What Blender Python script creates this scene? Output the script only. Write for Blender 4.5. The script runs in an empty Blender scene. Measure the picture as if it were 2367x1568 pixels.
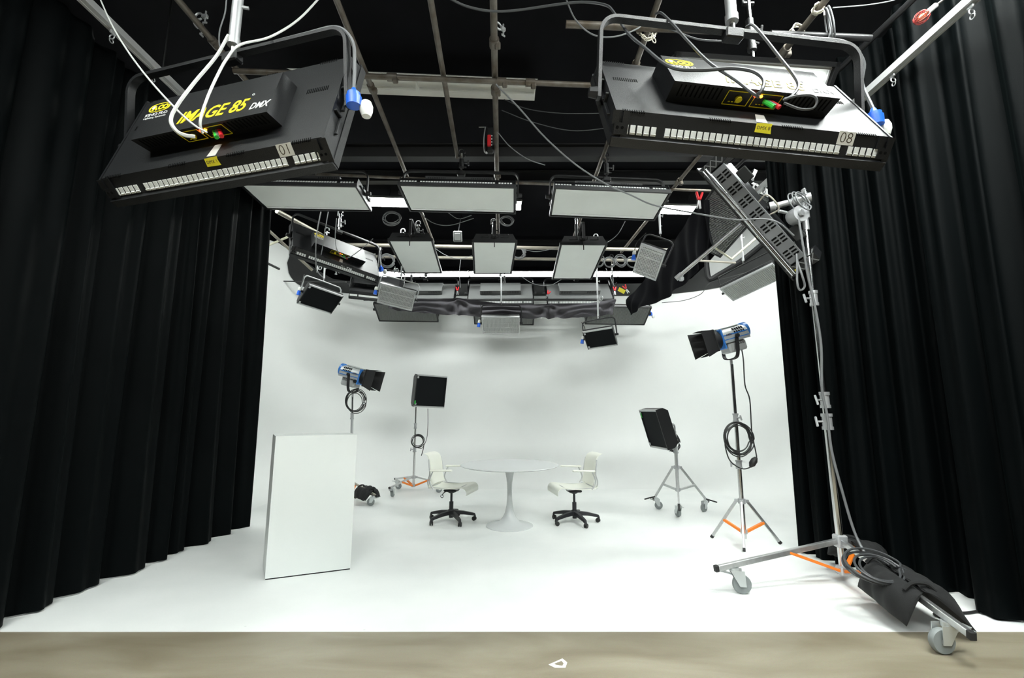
import bpy, bmesh, math, random
from mathutils import Vector, Matrix
random.seed(7)
V = Vector
PI = math.pi
# ------------------------------------------------------------------ camera
sc = bpy.context.scene
COL = sc.collection
F, CX, CY, TH, H = 1052.0, 1183.5, 784.0, 0.1515, 1.42
cam_d = bpy.data.cameras.new('camera')
cam_d.sensor_width = 36.0
cam_d.lens = 36.0 * F / 2367.0
cam_d.clip_start = 0.05
cam = bpy.data.objects.new('camera', cam_d)
COL.objects.link(cam)
cam.location = (0, 0, H)
cam.rotation_euler = (PI / 2 + TH, 0, 0)
sc.camera = cam
# ------------------------------------------------------------------ world, exposure
world = bpy.data.worlds.new('studio_world')
sc.world = world
world.use_nodes = True
world.node_tree.nodes['Background'].inputs[0].default_value = (0.6, 0.7, 0.75, 1)
world.node_tree.nodes['Background'].inputs[1].default_value = 0.05
sc.view_settings.view_transform = 'Standard'
sc.view_settings.look = 'None'
sc.view_settings.gamma = 1.0
sc.view_settings.use_curve_mapping = False
sc.view_settings.exposure = -0.08
TUBE_POWER = 66.0          # emission strength of the lit fluorescent tubes
WORK_LIGHTS = []           # filled by the strip builder below


def at(px, py, Y):
    """point of the room that the photograph shows at this pixel, at depth Y"""
    X, U = (px - CX) / F, (CY - py) / F
    r = V((X, math.cos(TH) - U * math.sin(TH), math.sin(TH) + U * math.cos(TH)))
    return r * (Y / r.y) + V((0, 0, H))


def atz(px, py, z):
    X, U = (px - CX) / F, (CY - py) / F
    r = V((X, math.cos(TH) - U * math.sin(TH), math.sin(TH) + U * math.cos(TH)))
    return r * ((z - H) / r.z) + V((0, 0, H))


# ------------------------------------------------------------------ materials
MATS = {}


def mat(name, col, rough=0.5, metal=0.0, noise=0.0, nscale=20.0, bump=0.0, bscale=80.0, sheen=0.0, sheen_col=None,
        emit=0.0, emit_col=None, spec=0.5, col2=None, alpha=None):
    if name in MATS:
        return MATS[name]
    m = bpy.data.materials.new(name)
    m.use_nodes = True
    nt = m.node_tree
    b = nt.nodes['Principled BSDF']
    b.inputs['Base Color'].default_value = (*col, 1)
    b.inputs['Roughness'].default_value = rough
    b.inputs['Metallic'].default_value = metal
    b.inputs['Specular IOR Level'].default_value = spec
    if sheen:
        b.inputs['Sheen Weight'].default_value = sheen
        b.inputs['Sheen Roughness'].default_value = 0.35
        b.inputs['Sheen Tint'].default_value = (*(sheen_col or (1, 1, 1)), 1)
    if emit:
        b.inputs['Emission Color'].default_value = (*(emit_col or col), 1)
        b.inputs['Emission Strength'].default_value = emit
    if noise or bump:
        tc = nt.nodes.new('ShaderNodeTexCoord')
    if noise:
        n = nt.nodes.new('ShaderNodeTexNoise')
        n.inputs['Scale'].default_value = nscale
        n.inputs['Detail'].default_value = 5
        nt.links.new(tc.outputs['Object'], n.inputs['Vector'])
        r = nt.nodes.new('ShaderNodeMapRange')
        r.inputs['From Min'].default_value = 0.3
        r.inputs['From Max'].default_value = 0.7
        nt.links.new(n.outputs['Fac'], r.inputs['Value'])
        mx = nt.nodes.new('ShaderNodeMix')
        mx.data_type = 'RGBA'
        c2 = col2 or tuple(max(0, c * (1 - noise)) for c in col)
        mx.inputs[6].default_value = (*col, 1)
        mx.inputs[7].default_value = (*c2, 1)
        nt.links.new(r.outputs['Result'], mx.inputs[0])
        nt.links.new(mx.outputs[2], b.inputs['Base Color'])
    if bump:
        n2 = nt.nodes.new('ShaderNodeTexNoise')
        n2.inputs['Scale'].default_value = bscale
        n2.inputs['Detail'].default_value = 3
        nt.links.new(tc.outputs['Object'], n2.inputs['Vector'])
        bp = nt.nodes.new('ShaderNodeBump')
        bp.inputs['Strength'].default_value = bump
        bp.inputs['Distance'].default_value = 0.01
        nt.links.new(n2.outputs['Fac'], bp.inputs['Height'])
        nt.links.new(bp.outputs['Normal'], b.inputs['Normal'])
    MATS[name] = m
    return m


M = {
    'cyc': mat('white_painted_plaster', (0.80, 0.815, 0.80), 0.55, noise=0.03, nscale=1.5, spec=0.3),
    'black_paint': mat('black_ceiling_paint', (0.006, 0.006, 0.008), 0.9, noise=0.3, nscale=3, spec=0.15),
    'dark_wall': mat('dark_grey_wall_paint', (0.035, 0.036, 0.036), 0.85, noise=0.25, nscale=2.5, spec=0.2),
    'grey_panel': mat('grey_board', (0.42, 0.43, 0.42), 0.8, noise=0.1, nscale=4),
    'velvet': mat('black_velour', (0.0010, 0.0017, 0.0019), 0.58, sheen=0.005, sheen_col=(0.55, 0.85, 0.85), spec=0.045, bump=0.12, bscale=300),
    'duvetyne': mat('black_duvetyne', (0.08, 0.077, 0.085), 0.95, sheen=0.12, sheen_col=(0.7, 0.68, 0.75), spec=0.08, bump=0.2, bscale=200),
    'fixture': mat('black_powder_coat', (0.0075, 0.008, 0.009), 0.40, bump=0.25, bscale=260, spec=0.5),
    'fixture_box': mat('black_textured_steel', (0.0055, 0.006, 0.007), 0.42, bump=0.25, bscale=260, spec=0.5),
    'matte_black': mat('matte_black_metal', (0.006, 0.006, 0.007), 0.6),
    'rail': mat('milled_aluminium_rail', (0.68, 0.69, 0.69), 0.4, metal=0.35),
    'void': mat('unlit_black', (0.003, 0.003, 0.003), 0.9, spec=0.1),
    'duvetyne_black': mat('deep_black_duvetyne', (0.010, 0.010, 0.012), 0.95, sheen=0.03, spec=0.05, bump=0.2, bscale=200),
    'honeycomb': mat('black_honeycomb_grid', (0.004, 0.005, 0.006), 0.8, spec=0.15),
    'silver': mat('brushed_aluminium', (0.62, 0.63, 0.63), 0.32, metal=0.9, noise=0.15, nscale=30),
    'grey_silver': mat('satin_grey_aluminium', (0.50, 0.51, 0.51), 0.45, metal=0.55),
    'chrome': mat('chrome_steel', (0.70, 0.70, 0.70), 0.16, metal=1.0),
    'cast': mat('cast_aluminium', (0.50, 0.51, 0.52), 0.4, metal=0.6),
    'steel_pipe': mat('rusty_steel_pipe', (0.17, 0.155, 0.135), 0.5, metal=0.45, noise=0.5, nscale=9, col2=(0.09, 0.07, 0.05)),
    'dark_pipe': mat('black_steel_beam', (0.015, 0.015, 0.016), 0.4),
    'cream_pipe': mat('galvanised_pipe', (0.42, 0.39, 0.33), 0.45, metal=0.4, noise=0.2, nscale=6),
    'diffuser': mat('frosted_diffuser', (0.86, 0.89, 0.86), 0.6, noise=0.05, nscale=2),
    'reflector': mat('white_reflector', (0.78, 0.80, 0.78), 0.4),
    'slot': mat('white_vent_insert', (0.80, 0.82, 0.80), 0.5),
    'louver': mat('silver_louver', (0.78, 0.79, 0.78), 0.35, metal=0.3),
    'louver_back': mat('grey_reflector', (0.22, 0.225, 0.22), 0.5, metal=0.2),
    'strip_off': mat('white_enamel_strip', (0.88, 0.88, 0.84), 0.5, noise=0.06, nscale=5),
    'tube_on': mat('lit_fluorescent_tube', (1, 1, 1), 0.5, emit=TUBE_POWER, emit_col=(0.95, 1.0, 0.97)),
    'yellow': mat('yellow_print', (0.90, 0.74, 0.02), 0.5),
    'yellow_tape': mat('yellow_tape', (0.80, 0.70, 0.03), 0.6),
    'white_print': mat('white_print', (0.85, 0.85, 0.85), 0.5),
    'label': mat('white_paper_label', (0.62, 0.61, 0.56), 0.7),
    'ink': mat('dark_ink', (0.05, 0.035, 0.02), 0.7),
    'blue': mat('blue_plastic', (0.015, 0.13, 0.72), 0.35),
    'blue_paint': mat('blue_enamel', (0.03, 0.17, 0.52), 0.35),
    'white_plastic': mat('white_plastic', (0.80, 0.81, 0.78), 0.35),
    'chair_white': mat('white_chair_plastic', (0.83, 0.84, 0.76), 0.4),
    'table_white': mat('white_lacquer', (0.58, 0.60, 0.60), 0.25),
    'plinth': mat('white_satin_paint', (0.74, 0.77, 0.75), 0.4),
    'chair_black': mat('black_nylon', (0.012, 0.012, 0.015), 0.5),
    'rubber': mat('black_rubber', (0.012, 0.012, 0.012), 0.6),
    'wheel': mat('grey_rubber_tyre', (0.22, 0.24, 0.24), 0.5),
    'zinc': mat('zinc_plate', (0.60, 0.63, 0.63), 0.3, metal=0.7),
    'orange': mat('orange_painted_steel', (0.80, 0.20, 0.015), 0.4),
    'bag': mat('black_cordura', (0.005, 0.0054, 0.0058), 0.8, bump=0.4, bscale=350, sheen=0.03),
    'dim_tube': mat('dimmed_fluorescent_tube', (1, 1, 1), 0.5, emit=6.0, emit_col=(0.95, 1.0, 0.98)),
    'grey_enamel': mat('mid_grey_enamel', (0.16, 0.165, 0.165), 0.5),
    'louver_dim': mat('dull_louver', (0.42, 0.43, 0.42), 0.4, metal=0.3),
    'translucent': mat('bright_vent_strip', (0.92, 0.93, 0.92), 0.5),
    'cable_black': mat('black_cable', (0.015, 0.015, 0.015), 0.5),
    'cable_grey': mat('grey_cable', (0.16, 0.165, 0.17), 0.5),
    'cable_dark': mat('dark_grey_cable', (0.05, 0.052, 0.055), 0.45),
    'cable_white': mat('white_cable', (0.62, 0.63, 0.60), 0.45),
    'red': mat('red_plastic', (0.75, 0.02, 0.03), 0.4),
    'dark_red': mat('dull_red_wire', (0.22, 0.015, 0.012), 0.5),
    'amber': mat('amber_glass', (0.35, 0.10, 0.04), 0.3),
    'green': mat('green_plastic', (0.03, 0.55, 0.06), 0.4),
    'lamp_silver': mat('grey_lamp_enamel', (0.46, 0.48, 0.48), 0.4, metal=0.3),
    'rope': mat('pale_rope', (0.55, 0.52, 0.44), 0.8),
    'led_red': mat('red_indicator', (1, 0.05, 0.02), 0.5, emit=6, emit_col=(1, 0.06, 0.02)),
    'led_orange': mat('orange_indicator', (1, 0.4, 0.02), 0.5, emit=6, emit_col=(1, 0.35, 0.03)),
    'tape_white': mat('white_floor_tape', (0.85, 0.85, 0.82), 0.6),
    'tan_strut': mat('cream_slotted_strut', (0.55, 0.54, 0.42), 0.6),
}


def concrete():
    m = bpy.data.materials.new('tan_sealed_concrete')
    m.use_nodes = True
    nt = m.node_tree
    b = nt.nodes['Principled BSDF']
    tc = nt.nodes.new('ShaderNodeTexCoord')
    mp = nt.nodes.new('ShaderNodeMapping')
    mp.inputs['Scale'].default_value = (0.55, 1.9, 1)
    nt.links.new(tc.outputs['Object'], mp.inputs['Vector'])
    n = nt.nodes.new('ShaderNodeTexNoise')
    n.inputs['Scale'].default_value = 2.2
    n.inputs['Detail'].default_value = 7
    n.inputs['Distortion'].default_value = 0.6
    nt.links.new(mp.outputs[0], n.inputs['Vector'])
    cr = nt.nodes.new('ShaderNodeValToRGB')
    cr.color_ramp.elements[0].position = 0.3
    cr.color_ramp.elements[0].color = (0.165, 0.138, 0.092, 1)
    cr.color_ramp.elements[1].position = 0.7
    cr.color_ramp.elements[1].color = (0.27, 0.242, 0.180, 1)
    nt.links.new(n.outputs['Fac'], cr.inputs[0])
    n2 = nt.nodes.new('ShaderNodeTexNoise')
    n2.inputs['Scale'].default_value = 260
    n2.inputs['Detail'].default_value = 2
    nt.links.new(tc.outputs['Object'], n2.inputs['Vector'])
    mx = nt.nodes.new('ShaderNodeMix')
    mx.data_type = 'RGBA'
    mx.blend_type = 'OVERLAY'
    mx.inputs[0].default_value = 0.25
    nt.links.new(cr.outputs[0], mx.inputs[6])
    nt.links.new(n2.outputs['Color'], mx.inputs[7])
    nt.links.new(mx.outputs[2], b.inputs['Base Color'])
    b.inputs['Roughness'].default_value = 0.38
    b.inputs['Specular IOR Level'].default_value = 0.45
    return m


def white_floor():
    m = bpy.data.materials.new('scuffed_white_floor_paint')
    m.use_nodes = True
    nt = m.node_tree
    b = nt.nodes['Principled BSDF']
    tc = nt.nodes.new('ShaderNodeTexCoord')
    n = nt.nodes.new('ShaderNodeTexNoise')
    n.inputs['Scale'].default_value = 1.1
    n.inputs['Detail'].default_value = 6
    nt.links.new(tc.outputs['Object'], n.inputs['Vector'])
    cr = nt.nodes.new('ShaderNodeValToRGB')
    cr.color_ramp.elements[0].position = 0.3
    cr.color_ramp.elements[0].color = (0.74, 0.765, 0.75, 1)
    cr.color_ramp.elements[1].position = 0.65
    cr.color_ramp.elements[1].color = (0.82, 0.835, 0.82, 1)
    nt.links.new(n.outputs['Fac'], cr.inputs[0])
    # small dark scuffs
    mp = nt.nodes.new('ShaderNodeMapping')
    mp.inputs['Scale'].default_value = (1.0, 1.8, 1)
    mp.inputs['Rotation'].default_value = (0, 0, 0.5)
    nt.links.new(tc.outputs['Object'], mp.inputs['Vector'])
    v = nt.nodes.new('ShaderNodeTexVoronoi')
    v.inputs['Scale'].default_value = 3.4
    v.inputs['Randomness'].default_value = 1
    nt.links.new(mp.outputs[0], v.inputs['Vector'])
    r = nt.nodes.new('ShaderNodeMapRange')
    r.inputs['From Min'].default_value = 0.022
    r.inputs['From Max'].default_value = 0.034
    r.inputs['To Min'].default_value = 0.45
    r.inputs['To Max'].default_value = 0.0
    nt.links.new(v.outputs['Distance'], r.inputs['Value'])
    mx = nt.nodes.new('ShaderNodeMix')
    mx.data_type = 'RGBA'
    nt.links.new(r.outputs['Result'], mx.inputs[0])
    nt.links.new(cr.outputs[0], mx.inputs[6])
    mx.inputs[7].default_value = (0.4, 0.41, 0.40, 1)
    nt.links.new(mx.outputs[2], b.inputs['Base Color'])
    b.inputs['Roughness'].default_value = 0.42
    b.inputs['Specular IOR Level'].default_value = 0.35
    return m


def lit_tube(k):
    return mat('lit_fluorescent_tube_%d' % round(k * 100), (1, 1, 1), 0.5, emit=TUBE_POWER * k, emit_col=(0.95, 1.0, 0.97))


M['concrete'] = concrete()
M['white_floor'] = white_floor()


# ------------------------------------------------------------------ mesh collector
def smooth_path(pts, n=6, closed=False):
    P = [V(p) for p in pts]
    if len(P) < 3:
        return P
    out = []
    L = len(P)
    rng = range(L if closed else L - 1)
    for i in rng:
        if closed:
            a, b, c, d = P[(i - 1) % L], P[i], P[(i + 1) % L], P[(i + 2) % L]
        else:
            b, c = P[i], P[i + 1]
            a = P[i - 1] if i > 0 else b * 2 - c
            d = P[i + 2] if i + 2 < L else c * 2 - b
        for k in range(n):
            t = k / n
            out.append(0.5 * ((2 * b) + (c - a) * t + (2 * a - 5 * b + 4 * c - d) * t * t + (3 * b - a - 3 * c + d) * t ** 3))
    if not closed:
        out.append(P[-1])
    return out


def frame_of(d):
    d = d.normalized()
    u = V((0, 0, 1)) if abs(d.z) < 0.9 else V((1, 0, 0))
    x = u.cross(d).normalized()
    return x, d.cross(x)


class G:
    def __init__(self):
        self.v, self.f = [], []

    def add(self, vs, fs):
        o = len(self.v)
        self.v += [V(p) for p in vs]
        self.f += [tuple(o + i for i in f) for f in fs]
        return self

    def box(self, c, s, R=None, bev=0.0):
        c = V(c)
        hx, hy, hz = s[0] / 2, s[1] / 2, s[2] / 2
        R = R or Matrix.Identity(3)
        if bev <= 0:
            vs = [V((x * hx, y * hy, z * hz)) for x in (-1, 1) for y in (-1, 1) for z in (-1, 1)]
            fs = [(0, 1, 3, 2), (4, 6, 7, 5), (0, 4, 5, 1), (2, 3, 7, 6), (0, 2, 6, 4), (1, 5, 7, 3)]
        else:
            hs = (hx, hy, hz)
            idx, vs, fs = {}, [], []
            for sx in (-1, 1):
                for sy in (-1, 1):
                    for sz in (-1, 1):
                        sg = (sx, sy, sz)
                        for a in range(3):
                            idx[(sg, a)] = len(vs)
                            vs.append(V([sg[k] * (hs[k] - (0 if k == a else bev)) for k in range(3)]))
            for a in range(3):
                b, d = [k for k in range(3) if k != a]
                for s_ in (-1, 1):
                    q = []
                    for sb, sd in ((-1, -1), (1, -1), (1, 1), (-1, 1)):
                        g = [0, 0, 0]
                        g[a], g[b], g[d] = s_, sb, sd
                        q.append(idx[(tuple(g), a)])
                    fs.append(tuple(q))
                # edges along axis a between faces b and d
                for sb in (-1, 1):
                    for sd in (-1, 1):
                        g0, g1 = [0, 0, 0], [0, 0, 0]
                        g0[a], g0[b], g0[d] = -1, sb, sd
                        g1[a], g1[b], g1[d] = 1, sb, sd
                        g0, g1 = tuple(g0), tuple(g1)
                        fs.append((idx[(g0, b)], idx[(g1, b)], idx[(g1, d)], idx[(g0, d)]))
            for sx in (-1, 1):
                for sy in (-1, 1):
                    for sz in (-1, 1):
                        g = (sx, sy, sz)
                        fs.append((idx[(g, 0)], idx[(g, 1)], idx[(g, 2)]))
        return self.add([c + R @ p for p in vs], fs)

    def bar(self, p0, p1, w, h, up=(0, 0, 1), bev=0.0):
        p0, p1 = V(p0), V(p1)
        d = p1 - p0
        y = d.normalized()
        x = y.cross(V(up))
        if x.length < 1e-4:
            x = y.cross(V((1, 0, 0)))
        x.normalize()
        z = x.cross(y)
        R = Matrix((x, y, z)).transposed()
        return self.box((p0 + p1) / 2, (w, d.length, h), R, bev)

    def tube(self, pts, r, n=8, closed=False, caps=True):
        P = [V(p) for p in pts]
        L = len(P)
        rr = r if isinstance(r, (list, tuple)) else [r] * L
        vs, fs = [], []
        px = None
        for i, p in enumerate(P):
            if closed:
                d = P[(i + 1) % L] - P[(i - 1) % L]
            else:
                d = P[min(i + 1, L - 1)] - P[max(i - 1, 0)]
            if d.length < 1e-9:
                d = V((0, 0, 1))
            d.normalize()
            if px is None:
                x, y = frame_of(d)
            else:
                x = px - d * px.dot(d)
                if x.length < 1e-5:
                    x, y = frame_of(d)
                x.normalize()
                y = d.cross(x)
            px = x
            for k in range(n):
                a = 2 * PI * k / n
                vs.append(p + (x * math.cos(a) + y * math.sin(a)) * rr[i])
        for i in range(L if closed else L - 1):
            j = (i + 1) % L
            for k in range(n):
                k2 = (k + 1) % n
                fs.append((i * n + k, i * n + k2, j * n + k2, j * n + k))
        if caps and not closed:
            fs.append(tuple(range(n - 1, -1, -1)))
            fs.append(tuple((L - 1) * n + k for k in range(n)))
        return self.add(vs, fs)

    def cyl(self, p0, p1, r0, r1=None, n=14):
        return self.tube([p0, p1], [r0, r0 if r1 is None else r1], n)

    def lathe(self, prof, n=32, M4=None):
        """prof: (r, z) list, axis z"""
        vs, fs = [], []
        L = len(prof)
        for r, z in prof:
            for k in range(n):
                a = 2 * PI * k / n
                vs.append(V((r * math.cos(a), r * math.sin(a), z)))
        for i in range(L - 1):
            for k in range(n):
                k2 = (k + 1) % n
                fs.append((i * n + k, i * n + k2, (i + 1) * n + k2, (i + 1) * n + k))
        if prof[0][0] > 1e-6:
            fs.append(tuple(range(n - 1, -1, -1)))
        if prof[-1][0] > 1e-6:
            fs.append(tuple((L - 1) * n + k for k in range(n)))
        if M4 is not None:
            vs = [M4 @ p for p in vs]
        return self.add(vs, fs)

    def prism(self, poly, h0, h1, fn):
        """poly of 2D points extruded from h0 to h1; fn(u, v, h) -> 3D"""
        n = len(poly)
        vs = [fn(u, v, h0) for u, v in poly] + [fn(u, v, h1) for u, v in poly]
        fs = [tuple(range(n)), tuple(range(2 * n - 1, n - 1, -1))]
        fs += [(i, (i + 1) % n, n + (i + 1) % n, n + i) for i in range(n)]
        return self.add(vs, fs)

    def grid(self, fn, nu, nv, thick=None):
        vs = [fn(i / nu, j / nv) for i in range(nu + 1) for j in range(nv + 1)]
        w = nv + 1
        fs = [(i * w + j, (i + 1) * w + j, (i + 1) * w + j + 1, i * w + j + 1) for i in range(nu) for j in range(nv)]
        if thick:
            o = len(vs)
            vs2 = [V(p) + V(thick) for p in vs]
            fs2 = [tuple(o + k for k in reversed(f)) for f in fs]
            rim = []
            for i in range(nu):
                rim += [(i * w, (i + 1) * w, o + (i + 1) * w, o + i * w), (i * w + nv, (i + 1) * w + nv, o + (i + 1) * w + nv, o + i * w + nv)]
            for j in range(nv):
                rim += [(j, j + 1, o + j + 1, o + j), (nu * w + j, nu * w + j + 1, o + nu * w + j + 1, o + nu * w + j)]
            vs, fs = vs + vs2, fs + fs2 + rim
        return self.add(vs, fs)

    def torus(self, c, R_, r, nrm=(0, 0, 1), n=20, m=6):
        x, y = frame_of(V(nrm))
        c = V(c)
        return self.tube([c + (x * math.cos(2 * PI * k / n) + y * math.sin(2 * PI * k / n)) * R_ for k in range(n)], r, m, closed=True)

    def mesh(self, name, m, sharp=35):
        me = bpy.data.meshes.new(name)
        me.from_pydata([tuple(p) for p in self.v], [], self.f)
        bm = bmesh.new()
        bm.from_mesh(me)
        bmesh.ops.recalc_face_normals(bm, faces=bm.faces)
        bm.to_mesh(me)
        bm.free()
        for p in me.polygons:
            p.use_smooth = True
        me.set_sharp_from_angle(angle=math.radians(sharp))
        me.materials.append(M[m] if isinstance(m, str) else m)
        return me

    def build(self, name, m, parent=None, loc=None, sharp=35):
        o = bpy.data.objects.new(name, self.mesh(name, m, sharp))
        COL.objects.link(o)
        if parent is not None:
            o.parent = parent
        if loc is not None:
            o.location = loc
        return o

    def own(self, name, m, label, cat, group=None, origin=None, kind=None, sharp=35):
        """a top-level thing of one mesh, its origin put at `origin` (world)"""
        org = V(origin) if origin is not None else self.v[0].copy()
        self.v = [p - org for p in self.v]
        o = self.build(name, m, None, org, sharp)
        if kind:
            o['kind'] = kind
        if label:
            o['label'] = label
        if cat:
            o['category'] = cat
        if group:
            o['group'] = group
        return o


def thing(name, label, cat, loc=(0, 0, 0), R=None, group=None):
    o = bpy.data.objects.new(name, None)
    o.empty_display_size = 0.1
    COL.objects.link(o)
    m = (R or Matrix.Identity(3)).to_4x4()
    m.translation = V(loc)
    o.matrix_world = m
    o['label'] = label
    o['category'] = cat
    if group:
        o['group'] = group
    return o


def inst(src, parent, loc=None, R=None):
    """another piece that shares the mesh of src"""
    o = src.copy()
    COL.objects.link(o)
    o.parent = parent
    m = (R or Matrix.Identity(3)).to_4x4()
    m.translation = V(loc or (0, 0, 0))
    o.matrix_local = m
    return o


def struct(o, kind='structure'):
    o['kind'] = kind
    return o


def lettering(txt, size, m, parent, M4, name='lettering', bold=0.0, shear=0.0, depth=0.0008, align='CENTER', space=1.0, width=None):
    cu = bpy.data.curves.new(name, 'FONT')
    cu.body = txt
    cu.size = size
    cu.extrude = depth
    cu.offset = bold
    cu.shear = shear
    cu.space_character = space
    cu.align_x = align
    cu.align_y = 'CENTER'
    cu.resolution_u = 3
    tmp = bpy.data.objects.new('tmp', cu)
    COL.objects.link(tmp)
    bpy.context.view_layer.update()
    me = bpy.data.meshes.new_from_object(tmp.evaluated_get(bpy.context.evaluated_depsgraph_get()))
    bpy.data.objects.remove(tmp)
    if width:
        xs = [v.co.x for v in me.vertices]
        k = width / max(1e-6, max(xs) - min(xs))
        for v in me.vertices:
            v.co.x *= k
    me.materials.clear()
    me.materials.append(M[m])
    o = bpy.data.objects.new(name, me)
    COL.objects.link(o)
    o.parent = parent
    o.matrix_local = M4
    return o


def axes(x, z):
    """3x3 with columns x, z cross x, z (z kept exact)"""
    z = V(z).normalized()
    x = V(x)
    x = (x - z * x.dot(z)).normalized()
    return Matrix((x, z.cross(x), z)).transposed()


def xf(R, t):
    m = R.to_4x4()
    m.translation = V(t)
    return m


def coil_path(c, R_, nrm, loops=5, seed=0, n=18, squash=1.0, jitter=0.12, thick=0.02):
    rn = random.Random(seed)
    x, y = frame_of(V(nrm))
    nn = V(nrm).normalized()
    pts = []
    for l in range(loops):
        rad = R_ * (1 + rn.uniform(-jitter, jitter))
        ox, oy, on = rn.uniform(-1, 1) * R_ * jitter, rn.uniform(-1, 1) * R_ * jitter, rn.uniform(-1, 1) * thick
        for k in range(n):
            a = 2 * PI * k / n
            t = k / n
            pts.append(V(c) + x * (math.cos(a) * rad + ox) + y * (math.sin(a) * rad * squash + oy) + nn * on)
    return smooth_path(pts, 2)


# ================================================================== THE SETTING
RC, CR, WX, WY = 1.2, 2.4, 4.9, 9.6


def u_path(y0=4.9, n_arc=14, n_str=8):
    """plan of the curved studio wall, from the front of the left side round the back to the front of the right side"""
    pts = []
    for i in range(n_str):
        t = i / n_str
        pts.append((V((-WX, y0 + (WY - CR - y0) * t, 0)), V((1, 0, 0))))
    for i in range(n_arc):
        a = PI - (PI / 2) * i / n_arc
        pts.append((V((-WX + CR + CR * math.cos(a), WY - CR + CR * math.sin(a), 0)), V((-math.cos(a), -math.sin(a), 0))))
    for i in range(n_str):
        t = i / n_str
        pts.append((V((-WX + CR + (2 * WX - 2 * CR) * t, WY, 0)), V((0, -1, 0))))
    for i in range(n_arc):
        a = PI / 2 - (PI / 2) * i / n_arc
        pts.append((V((WX - CR + CR * math.cos(a), WY - CR + CR * math.sin(a), 0)), V((-math.cos(a), -math.sin(a), 0))))
    for i in range(n_str + 1):
        t = i / n_str
        pts.append((V((WX, WY - CR + (y0 - WY + CR) * t, 0)), V((-1, 0, 0))))
    return pts


UP = u_path()


def wall_top(p):
    s = max(0.0, min(1.0, (9.25 - p.y) / 0.7))
    return 4.08 + (0.52 if p.x < 0 else 0.95) * s


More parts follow.
